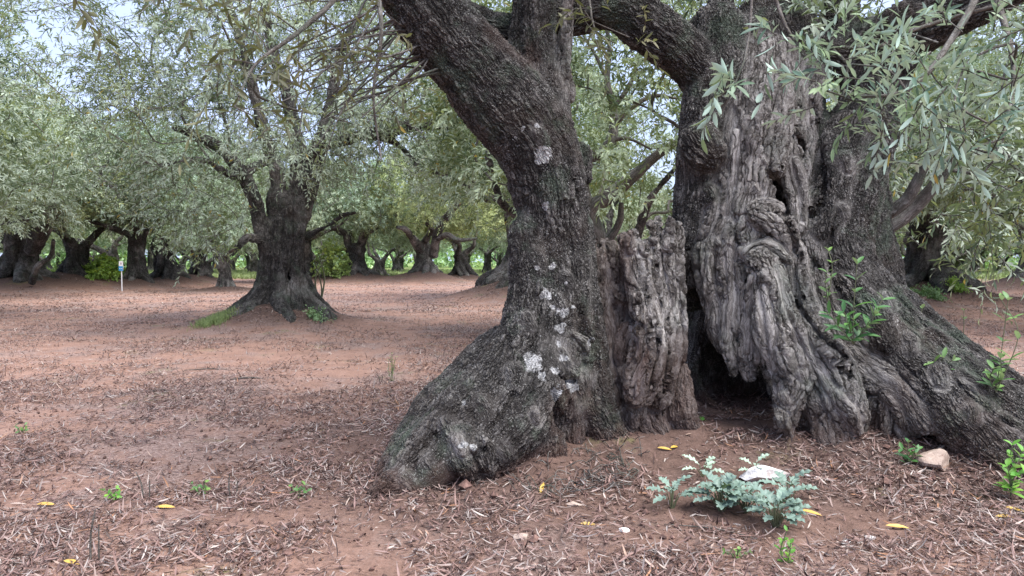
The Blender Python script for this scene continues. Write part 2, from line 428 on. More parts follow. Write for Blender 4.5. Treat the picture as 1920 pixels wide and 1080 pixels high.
def leaf_material(name, top_a, top_b, under, yellow=.02, trans=.25):
    m, nt, out = newmat(name); T = NT(nt)
    lc = T.n('ShaderNodeAttribute', attribute_name='lc'); s = T.sep(lc.outputs['Vector'])
    oi = T.n('ShaderNodeObjectInfo')
    c = T.mix(s[0], top_a, top_b)
    c = T.mix(T.rng(s[1], .45, .95, 0, .75), c, (top_b[0] * 1.45, top_b[1] * 1.25, top_b[2] * .75))
    c = T.mix(T.rng(s[1], .35, .0, 0, .5), c, (top_a[0] * .7, top_a[1] * .85, top_a[2] * .9))
    c = T.mix(T.math('GREATER_THAN', s[0], 1 - yellow), c, (.42, .30, .06))
    geo = T.n('ShaderNodeNewGeometry')
    c = T.mix(geo.outputs['Backfacing'], c, T.mix(s[0], under, (under[0] * 1.3, under[1] * 1.3, under[2] * 1.25)))
    c = T.mix(1.0, c, oi.outputs['Color'], 'MULTIPLY')
    b = T.n('ShaderNodeBsdfPrincipled'); T.put(b.inputs['Base Color'], c); b.inputs['Roughness'].default_value = .48
    b.inputs['Specular IOR Level'].default_value = .45
    tr = T.n('ShaderNodeBsdfTranslucent'); T.put(tr.inputs[0], T.mix(.5, c, (.3, .36, .1)))
    mx = T.n('ShaderNodeMixShader'); mx.inputs[0].default_value = trans
    nt.links.new(b.outputs[0], mx.inputs[1]); nt.links.new(tr.outputs[0], mx.inputs[2]); nt.links.new(mx.outputs[0], out.inputs['Surface'])
    return m

M_hero = bark_material('old_olive_bark')
M_bark = bark_material('olive_bark', hero=False, disp=1.3)
M_branch = bark_material('branch_bark', hero=False, c_dark=(.035, .03, .026), c_mid=(.09, .08, .07), c_lite=(.2, .185, .165), disp=0)
M_leaf = leaf_material('olive_leaf', (.07, .115, .07), (.215, .29, .19), (.35, .42, .34), trans=.36)
M_leaf_near = leaf_material('olive_leaf_close', (.045, .095, .07), (.145, .24, .175), (.31, .42, .36), yellow=.015)
M_leaf_fresh = leaf_material('fresh_leaf', (.07, .17, .05), (.14, .28, .09), (.25, .38, .2), yellow=0)
M_leaf_backlit = leaf_material('backlit_brown_leaf', (.035, .038, .015), (.085, .082, .03), (.11, .11, .055), yellow=.006)  # brownish olive leaves, with the darkness of backlighting put into the colour

# ------------------------------------------------------------------ foliage
def unit(a): return a / (np.linalg.norm(a, axis=-1, keepdims=True) + 1e-9)
def leaves(pos, d, nrm, L, W, curl, rich=False):
    """pos,d,nrm (N,3); L,W,curl (N,)"""
    s = unit(np.cross(nrm, d)); n = unit(np.cross(d, s)); N = len(pos); L = L[:, None]; W = W[:, None]; cu = curl[:, None]
    if not rich:
        v = np.stack([pos, pos + d * L * .5 + s * W * .5 + n * W * .25, pos + d * L * .97 - n * cu * L, pos + d * L * .5 - s * W * .5 + n * W * .25], 1)
        q = np.arange(N)[:, None] * 4 + np.arange(4)[None]
        return v.reshape(-1, 3), q, None, 4
    rows = [(.0, .10), (.22, .75), (.5, 1.0), (.78, .72), (1.0, .04)]
    vs = []
    for t, w in rows:
        c = pos + d * L * t - n * cu * L * t * t
        vs += [c + s * W * .5 * w + n * W * .18 * w, c, c - s * W * .5 * w + n * W * .18 * w]
    v = np.stack(vs, 1); m = len(rows) * 3; q = []
    for r in range(len(rows) - 1):
        for k in (0, 1): q.append([r * 3 + k, r * 3 + k + 1, r * 3 + k + 4, r * 3 + k + 3])
    q = (np.arange(N)[:, None, None] * m + np.array(q)[None]).reshape(-1, 4)
    return v.reshape(-1, 3), q, None, m

def foliage(cen, crad, nsh, per, L, W, R, outw=None, droop=.35, slen=(.22, .45), rich=False, stems=True, stem_r=.0025, center=None, up=.25, wide=.9):
    """leafy shoots round clump centres. returns leaf mesh data and shoot polylines"""
    cen = np.asarray(cen); n = len(cen)
    ci = np.repeat(np.arange(n), nsh); Ns = len(ci)
    p0 = cen[ci] + R.normal(size=(Ns, 3)) * crad * .42
    dirr = R.normal(size=(Ns, 3)) * .75
    if center is not None: dirr += unit(p0 - center) * .8
    dirr[:, 2] += up; dirr = unit(dirr)
    sl = R.uniform(slen[0], slen[1], Ns); dr = R.uniform(.3, 1.2, Ns) * droop
    si = np.repeat(np.arange(Ns), per); t = np.tile((np.arange(per) + .5) / per, Ns) + R.normal(size=Ns * per) * .02
    pp = p0[si] + dirr[si] * (sl[si] * t)[:, None]; pp[:, 2] -= dr[si] * sl[si] * t * t
    tg = dirr[si].copy(); tg[:, 2] -= 2 * dr[si] * t; tg = unit(tg)
    a = unit(np.cross(tg, R.normal(size=tg.shape) * .15 + np.array([.1, .2, 1.])))
    bq = np.cross(tg, a); ph = np.tile(np.arange(per) * (np.pi / 2) , Ns) + np.repeat(R.uniform(0, 6.28, Ns), per) + R.normal(size=len(t)) * .3
    side = a * np.cos(ph)[:, None] + bq * np.sin(ph)[:, None]
    sp = (wide * (1 - .55 * t))[:, None]
    d = unit(tg * .75 + side * sp + R.normal(size=tg.shape) * .12 + np.array([0, 0, -.12]))
    nr = unit(tg * .9 - side * .2 + np.array([0, 0, .8]) + R.normal(size=tg.shape) * .3)
    ll = L * R.uniform(.65, 1.15, len(t)) * (1 - .25 * t); ww = W * R.uniform(.75, 1.2, len(t))
    v, q, _, m = leaves(pp, d, nr, ll, ww, R.uniform(0, .22, len(t)), rich)
    rc = R.uniform(0, 1, len(t)); cc = R.uniform(0, 1, n)[ci][si]
    lc = np.stack([rc, cc, t, np.ones_like(t)], 1).repeat(m, 0)
    ch = []
    if stems:
        tt = np.array([0, .5, 1.])
        for i in range(Ns):
            c = p0[i] + dirr[i] * (sl[i] * tt)[:, None]; c = c.copy(); c[:, 2] -= dr[i] * sl[i] * tt * tt
            ch.append(np.column_stack([c, [stem_r * 1.4, stem_r, stem_r * .5]]))
    return v, q, lc, ch, p0

def grow(seeds, targets, R, step=.35, jit=.06, tip=.005, sag=.05, rmax=None, ex=2.2):
    """branch network from seed polylines (N,4) to the targets; returns chains (N,4)"""
    pos = []; par = []; seedr = []
    for s in seeds:
        for i in range(len(s)):
            pos.append(s[i, :3]); par.append(len(pos) - 2 if i else -1); seedr.append(s[i, 3])
    n0 = len(pos); pos = list(pos); plen = [0.0] * n0
    for i in range(n0):
        if par[i] >= 0: plen[i] = plen[par[i]] + np.linalg.norm(pos[i] - pos[par[i]])
    c0 = np.mean([s[0, :3] for s in seeds], 0)
    order = np.argsort(np.linalg.norm(targets - c0, axis=1))
    cap = n0 + 40 * len(targets); A = np.zeros((cap, 3)); A[:n0] = pos; PL = np.zeros(cap); PL[:n0] = plen; n = n0
    load = np.zeros(cap)
    for ti in order:
        T_ = targets[ti]; dd = np.linalg.norm(A[:n] - T_, axis=1) + .22 * PL[:n]
        # do not start from the very beginning of a limb
        j = int(np.argmin(dd)); a = A[j]; L = np.linalg.norm(T_ - a)
        m = max(1, int(L / step)); prev = j
        off = R.normal(size=3) * L * .12; off[2] = abs(off[2]) * .6 + sag * L
        for k in range(1, m + 1):
            t = k / m; p = a + (T_ - a) * t + off * 4 * t * (1 - t) * .6 + (R.normal(size=3) * jit if k < m else 0)
            if n >= cap: break
            A[n] = p; par.append(prev); PL[n] = PL[prev] + np.linalg.norm(p - A[prev]); prev = n; n += 1
    rad = np.zeros(n); ch = [[] for _ in range(n)]
    for i in range(n):
        if par[i] >= 0: ch[par[i]].append(i)
    for i in range(n - 1, -1, -1):
        rad[i] = (max(tip ** ex, sum(rad[c] ** ex for c in ch[i]))) ** (1 / ex)
    for i in range(n0): pass
    out = []; used = np.zeros(n, bool)
    for i in range(n0): used[i] = True
    for i in range(n):
        if i >= n0 and used[i]: continue
        starts = [c for c in ch[i] if c >= n0 and not used[c]] if i < n0 else ([i] if not used[i] else [])
        for c in starts:
            p = par[c]; chain = [[*A[p], rad[c]]] ; x = c
            while True:
                used[x] = True; chain.append([*A[x], rad[x]])
                nx = [y for y in ch[x] if not used[y]]
                if not nx: break
                x = max(nx, key=lambda y: rad[y])
            chain = np.array(chain)
            if rmax: chain[:, 3] = np.minimum(chain[:, 3], rmax)
            out.append(chain)
    return out
def smooth_chain(c, step=.12): return spline(c, step) if len(c) > 2 else c

# ------------------------------------------------------------------ where the trees stand: (px of trunk, distance, mound height, mound radius)
def gx(px, Y): return (px - 960) / FPX * Y
MID = (533, 16.4)
SPOTS = [  # px, Y, trunk variant, height scale, yaw, mound h, mound radius, tint, label
    (40, 34.0, 0, 1.0, 0.3, .75, 3.0, (1.15, 1.1, .8), 'broad dark olive trunk on a wide rooty mound at the far left edge'),
    (143, 36.5, 1, 1.0, 1.2, .5, 2.0, (.9, 1, .95), 'squat double stemmed olive between the leftmost mound and the green bush'),
    (255, 37.0, 2, .95, 2.3, .5, 1.7, (.85, .92, .92), 'olive with a straight dark trunk just right of the blue and white sign'),
    (318, 40.5, 3, 1.0, 0.9, .6, 2.0, (1, 1.02, .9), 'leaning olive trunk, second one to the right of the small sign'),
    (374, 43.0, 4, 1.0, 4.0, .5, 1.9, (1, 1, 1), 'forked grey olive between the leaning trunk and the thin young trunk'),
    (424, 33.5, 2, .62, 4.4, .25, 1.5, (.95, 1, .95), 'thin young olive trunk standing just left of the big many limbed tree'),
    (575, 47.0, 2, 1.0, 5.0, .4, 1.6, (1.05, 1.05, .95), 'slim grey olive half hidden just right of the big mid grove tree'),
    (666, 48.0, 0, .9, 3.4, .7, 2.6, (.95, 1.05, 1), 'stout olive with an even round trunk on a rooty mound, right of the sapling'),
    (709, 56.0, 1, .8, .2, .3, 1.4, (1, 1.05, .95), 'short pale mossy olive trunk beside the stout round one'),
    (745, 72.0, 4, .9, 1.1, .3, 1.4, (1.05, 1.05, 1), 'tiny far olive with a spreading fork in the gap of bright grass'),
    (797, 47.0, 3, .98, 5.6, .8, 2.5, (1.3, 1.25, .8), 'twisted furrowed olive trunk with two arching limbs in the middle of the grove'),
    (868, 52.0, 1, .95, 2.6, .5, 1.8, (1.3, 1.22, .8), 'low olive with two close stems right of the twisted furrowed one'),
    (913, 68.0, 2, .8, 0.4, .3, 1.4, (1, 1, 1), 'small far leaning olive before the large mound beside the old trunk'),
    (985, 27.0, 0, 1.0, 4.3, .9, 2.6, (1, 1, 1), 'olive on the large sloping mound partly hidden behind the leaning stem'),
    (1130, 12.8, 4, .8, 1.9, .3, 1.6, (1.08, 1.08, .92), 'grey limbed olive seen between the leaning stem and the hollow trunk'),
    (1737, 26.5, 0, 1.0, 1.0, .75, 2.6, (.95, 1, 1), 'thick olive on a mound with green tufts, beyond the long right root'),
    (1650, 22.5, 4, .9, 2.9, .5, 2.0, (.95, .98, .95), 'gnarled hollow olive trunk half hidden behind the long right root'),
    (1800, 66.0, 4, 1.0, 5.1, .2, 1.5, (.9, .95, .95), 'far dark olive with low slanting limbs at the end of the red clearing'),
    (1950, 33.0, 1, 1.1, 0.7, .8, 3.0, (1, 1, 1), 'olive at the right picture edge whose pale root slope enters the clearing'),
]
MOUNDS = [(gx(MID[0], MID[1]) - .1, MID[1] - .2, .6, 1.6)] + [(gx(s[0], s[1]), s[1], s[5], s[6]) for s in SPOTS]
def ground_z(x, y):
    x = np.asarray(x, float); y = np.asarray(y, float); z = np.zeros(np.broadcast(x, y).shape)
    for mx, my, h, r in MOUNDS:
        d = np.hypot(x - mx, (y - my)) / r
        z = z + h * np.exp(-(d * 1.15) ** 2.2)
    # broad mound round the old tree
    ex = np.clip(x, .1, 3.0); d = np.hypot(x - ex, (y - 5.9) * .85)
    z = z + .2 * (1 - sstep(.35, 1.5, d))
    z = z + .025 * perlin(np.stack([x * .5, y * .5, 0 * z + 3.3], -1)) * sstep(2, 8, np.hypot(x, y))
    z = z + .012 * perlin(np.stack([x * 1.9, y * 1.9, 0 * z], -1))
    return z
def relief(X, Y):
    X = np.asarray(X, float); Y = np.asarray(Y, float); near = np.exp(-np.maximum(Y - 3, 0) / 7) * (Y > 1.5); P = np.stack([X, Y, 0 * X], -1)
    cl = np.abs(perlin(P * 14)) * .5 + np.abs(perlin(P * 31 + 4)) * .3; patch = sstep(-.1, .5, perlin(P * .9 + 8))
    return bank_at(X, Y) * (.7 + .8 * perlin(P * 3)) + near * (.012 * fbm(P * 5, 2) + cl * .016 * (.35 + .65 * patch))
BANK = np.zeros((420, 300)); BX, BY, BS = -1.6, 3.2, .015
def bank_at(X, Y):
    i = np.clip(((X - BX) / BS).astype(int), 0, 419); j = np.clip(((Y - BY) / BS).astype(int), 0, 299); return BANK[i, j]
def add_bank(V):
    """soil and dust heaped against the foot of the trunk"""
    g = ground_z(V[:, 0], V[:, 1]); m = (V[:, 2] > g - .08) & (V[:, 2] < g + .10); i = ((V[m, 0] - BX) / BS).astype(int); j = ((V[m, 1] - BY) / BS).astype(int)
    k = (i > 0) & (i < 419) & (j > 0) & (j < 299); G = np.zeros_like(BANK); G[i[k], j[k]] = 1
    for _ in range(9):
        G = np.maximum(G, .86 * np.maximum.reduce([np.roll(G, 1, 0), np.roll(G, -1, 0), np.roll(G, 1, 1), np.roll(G, -1, 1)]))
    for _ in range(4): G = (G + np.roll(G, 1, 0) + np.roll(G, -1, 0) + np.roll(G, 1, 1) + np.roll(G, -1, 1)) / 5
    np.maximum(BANK, G * .075, out=BANK)
def gz(x, y): return float(ground_z(np.array([x]), np.array([y]))[0])

# ------------------------------------------------------------------ ground sheet
def build_ground():
    ys = [-400, -150, -60, -25, -10, -4, -1, .4, 1.1, 1.7]; y = 2.2
    while y < 420: ys.append(y); y *= 1.0085
    ys = np.array(ys); n = 560; u = np.linspace(-1, 1, n); sp = np.sinh(u * 2.2) / np.sinh(2.2)
    w = 4 + 1.25 * np.abs(ys)
    X = sp[None] * w[:, None]; X = np.concatenate([np.full((len(ys), 1), -700.), X, np.full((len(ys), 1), 700.)], 1)
    Y = np.repeat(ys[:, None], X.shape[1], 1)
    Z = ground_z(X, Y)
    Z = Z + relief(X, Y)
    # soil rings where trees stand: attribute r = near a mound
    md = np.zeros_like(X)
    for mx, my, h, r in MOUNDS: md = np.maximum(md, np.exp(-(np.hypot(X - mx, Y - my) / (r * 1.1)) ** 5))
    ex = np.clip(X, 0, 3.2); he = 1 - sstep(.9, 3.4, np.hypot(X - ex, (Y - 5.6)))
    v = np.stack([X, Y, Z], -1).reshape(-1, 3); r_, c_ = X.shape
    i = np.arange(r_ - 1)[:, None] * c_ + np.arange(c_ - 1)[None]
    q = np.stack([i, i + 1, i + c_ + 1, i + c_], -1).reshape(-1, 4)
    far = sstep(55, 75, np.hypot(X, Y))
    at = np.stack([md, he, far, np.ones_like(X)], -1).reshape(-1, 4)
    return v, q, at
def soil_material():
    m, nt, out = newmat('red_soil'); T = NT(nt); P = T.pos(); z = T.sep(T.attr('zone'))
    n1 = T.noise(P, .45, 5, .6); n2 = T.noise(P, 2.2, 5, .65); n3 = T.noise(P, 16, 5, .7); n4 = T.noise(P, 70, 4, .7)
    base = T.ramp(T.math('MULTIPLY_ADD', n3, .35, T.math('MULTIPLY', n2, .65)), [(.3, (.155, .092, .068)), (.5, (.285, .168, .127)), (.7, (.40, .255, .20))])
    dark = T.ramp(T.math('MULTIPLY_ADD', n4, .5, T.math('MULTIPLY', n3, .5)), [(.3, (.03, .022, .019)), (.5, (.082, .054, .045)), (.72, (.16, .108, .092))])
    # old grey litter crumbs sunk in the soil: streaky fine patches
    lit = T.ramp(T.noise(T.scalev(P, (1, 1, 1)), 38, 5, .8), [(.35, (.06, .042, .038)), (.52, (.22, .16, .145)), (.66, (.42, .35, .32))])
    fac_l = T.rng(T.math('MULTIPLY_ADD', n2, .4, T.math('MULTIPLY', n1, .6)), .47, .58, .12, .75, True)
    base = T.mix(T.rng(T.noise(P, 55, 3, .8), .54, .62, 0, .6), base, (.10, .065, .052)); base = T.mix(T.rng(T.noise(T.scalev(P, (1, 1, 1)), 80, 3, .8), .6, .66, 0, .6), base, (.46, .36, .31))
    c = T.mix(fac_l, base, lit)
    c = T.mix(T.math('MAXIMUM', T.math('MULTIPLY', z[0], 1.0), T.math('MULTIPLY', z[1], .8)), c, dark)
    mossy = T.math('MULTIPLY', T.rng(T.noise(P, 1.1, 4, .6), .60, .68, 0, .7), T.rng(n3, .45, .6))
    c = T.mix(mossy, c, (.12, .13, .04))
    c = T.mix(T.math('MULTIPLY', z[2], T.rng(n1, .4, .5)), c, (.14, .24, .06))
    b = T.n('ShaderNodeBsdfPrincipled'); T.put(b.inputs['Base Color'], c); b.inputs['Roughness'].default_value = .95; b.inputs['Specular IOR Level'].default_value = .15
    bp = T.n('ShaderNodeBump'); bp.inputs['Strength'].default_value = .8; bp.inputs['Distance'].default_value = .02
    T.put(bp.inputs['Height'], T.math('MULTIPLY_ADD', n4, .5, n3)); T.put(b.inputs['Normal'], bp.outputs[0])
    nt.links.new(b.outputs[0], out.inputs['Surface']); return m
# ------------------------------------------------------------------ the old split olive
HL = [  # leaning stem
 S([(850,850,4.62,46),(790,888,4.5,40),(740,912,4.4,28),(702,928,4.32,14)], k=.1), S([(830,800,4.8,34),(770,850,4.7,34),(722,890,4.6,20)], k=.08),
 S([(690,-150,5.2,54),(780,-10,5.25,64),(864,100,5.3,70),(950,195,5.35,80),(1014,290,5.35,75),(1034,390,5.35,65),(1042,480,5.35,63),(1042,570,5.3,68),(1020,650,5.25,84),(985,740,5.2,100),(975,830,5.15,110)], k=.08),
 S([(1085,430,5.4,26),(1088,520,5.35,32),(1092,600,5.3,40),(1098,680,5.25,42),(1110,760,5.2,44),(1148,825,5.15,34),(1180,850,5.1,20)], k=.05),
 S([(985,440,5.2,30),(992,540,5.15,36),(975,640,5.05,48),(920,740,4.9,66),(850,820,4.72,66),(790,880,4.55,56),(735,930,4.42,30)], k=.1),
 S([(940,650,5.3,40),(880,730,5.2,62),(812,800,5.05,58),(770,860,4.9,50),(735,910,4.8,36)], k=.09),
 S([(1000,700,5.05,60),(960,780,4.85,72),(920,840,4.72,62),(895,885,4.6,34)], k=.08),
 S([(1030,640,5.1,42),(1020,720,5.0,50),(1005,780,4.95,46),(985,830,4.9,26)], k=.06),
 S([(868,820,4.5,22),(862,862,4.46,24),(880,884,4.45,16)], k=.03), S([(905,830,4.5,18),(908,870,4.5,16)], k=.03), S([(1000,770,4.85,16),(1003,790,4.84,12)], k=.03),
 # upper limbs of the leaning stem
 S([(1012,220,5.35,55),(1018,150,5.4,38),(1012,60,5.45,31),(1012,-120,5.5,28),(1040,-330,5.5,22)], k=.07),
 S([(985,170,5.5,34),(976,90,5.55,19),(974,-20,5.6,17),(930,-200,5.7,14)], k=.05),
 S([(1045,170,5.4,30),(1052,110,5.35,13),(1062,40,5.3,11),(1078,-60,5.3,10)], k=.04, dead=.8),
 S([(1095,330,5.5,16),(1088,290,5.5,20)], k=.04),
 # sub: hollows
 S([(1088,590,5.05,17),(1094,640,5.1,20)], k=.03, sub=True),
 S([(1050,765,4.98,26),(1072,800,5.0,36),(1085,850,5.0,36)], k=.03, sub=True),
 S([(1020,750,4.9,13),(1045,720,4.95,16)], k=.02, sub=True),
 # decayed wood inside the hollow
 S([(1050,715,5.12,28),(1052,780,5.14,26),(1045,820,5.14,20)], k=.03, dead=.4), S([(1080,710,5.1,30),(1085,770,5.12,22),(1078,830,5.08,14)], k=.03, dead=.4),
 S([(1070,745,5.05,16),(1072,775,5.05,14)], k=.03, dead=.4),
 # broken bark flap
 S([(1066,636,5.16,20),(1086,658,5.12,17),(1104,674,5.06,5)], k=.02, dead=.3), S([(1050,700,5.06,18),(1078,700,5.04,12)], k=.03, dead=.3),
]
HJ = [  # rotten bridge between stem and stump
 S([(1120,470,5.55,20),(1125,540,5.5,34),(1128,620,5.45,40),(1130,720,5.4,46),(1140,820,5.35,50)], k=.05, dead=.5),
 S([(1140,462,5.5,12),(1150,530,5.45,22),(1155,600,5.42,30),(1165,680,5.35,30),(1180,780,5.3,40)], k=.04, dead=.7),
 S([(1172,455,5.55,14),(1175,520,5.5,20),(1172,600,5.45,26)], k=.03, dead=.7),
 S([(1150,540,5.38,10),(1160,556,5.34,14),(1180,560,5.34,11)], k=.02, dead=.8),
]
HS = [  # silver dead stump
 S([(1188,455,5.3,22),(1196,500,5.25,24),(1208,560,5.2,26),(1216,620,5.15,28),(1205,680,5.1,24),(1190,740,5.1,16),(1184,752,5.1,6)], k=.025, dead=1, step=.06),
 S([(1215,448,5.3,20),(1222,520,5.25,22),(1236,590,5.2,20),(1234,650,5.14,18),(1222,710,5.1,16),(1212,748,5.1,8)], k=.02, dead=1, step=.06),
 S([(1240,432,5.35,18),(1248,500,5.3,17),(1256,580,5.25,17),(1254,650,5.22,20),(1240,720,5.2,22),(1228,765,5.2,12)], k=.02, dead=1, step=.06),
 S([(1266,428,5.35,12),(1268,500,5.3,9),(1273,570,5.25,10),(1274,640,5.25,9),(1268,690,5.25,6)], k=.015, dead=1, step=.06),
 S([(1200,470,5.5,26),(1230,456,5.55,22),(1262,446,5.55,16)], k=.03, dead=.9),
 S([(1225,480,5.5,26),(1230,600,5.45,30),(1232,720,5.42,34),(1235,830,5.4,44)], k=.03, dead=.6),
 S([(1270,700,5.35,22),(1275,770,5.3,26),(1292,800,5.3,16)], k=.04, dead=.4),
 S([(1186,470,5.22,12),(1182,448,5.22,7),(1180,436,5.22,2)], k=.01, dead=1, step=.04), S([(1208,470,5.2,12),(1206,440,5.22,7),(1210,428,5.22,2)], k=.01, dead=1, step=.04), S([(1222,450,5.22,11),(1219,418,5.22,3)], k=.01, dead=1, step=.04), S([(1254,460,5.24,12),(1258,408,5.24,3)], k=.01, dead=1, step=.04), S([(1196,560,5.1,8),(1204,640,5.06,9),(1196,720,5.04,6),(1192,745,5.04,2)], k=.01, dead=1, step=.06), S([(1228,560,5.14,7),(1228,660,5.1,8),(1216,740,5.08,3)], k=.01, dead=1, step=.06),
 S([(1180,620,5.25,18),(1170,660,5.25,14),(1178,720,5.3,14)], k=.03, dead=.9),
 S([(1200,770,5.3,30),(1220,810,5.3,34)], k=.05, dead=.5),
 S([(1245,490,5.15,7),(1247,540,5.14,9),(1250,570,5.14,6)], k=.015, sub=True),
 S([(1258,590,5.1,5),(1262,640,5.1,6)], k=.015, sub=True), S([(1205,610,5.02,5),(1224,640,5.0,7),(1215,690,5.0,5)], k=.015, sub=True),
 S([(1160,690,5.1,9),(1163,740,5.1,10)], k=.02, sub=True),
]
HS += [S([(1209,440,5.0,17),(1209,440,5.8,17)], k=.01, sub=True), S([(1243,424,5.2,9),(1243,424,5.7,9)], k=.01, sub=True), S([(1164,430,5.1,16),(1170,440,5.8,16)], k=.01, sub=True), S([(1172,770,5.0,12),(1200,776,5.02,13),(1240,772,5.05,13),(1262,750,5.05,9)], k=.012, sub=True)]
for L_ in (HJ, HS): L_ += [S([(1157,664,4.9,7),(1162,700,4.95,10),(1166,754,4.95,11)], k=.01, sub=True), S([(1157,664,5.15,7),(1162,700,5.2,11),(1166,754,5.2,12)], k=.01, sub=True), S([(1160,680,5.35,9),(1166,750,5.4,11)], k=.01, sub=True)]
HJ += [S([(1148,440,5.2,7),(1150,452,5.8,7)], k=.01, sub=True), S([(1120,452,5.2,6),(1122,462,5.8,6)], k=.01, sub=True)]
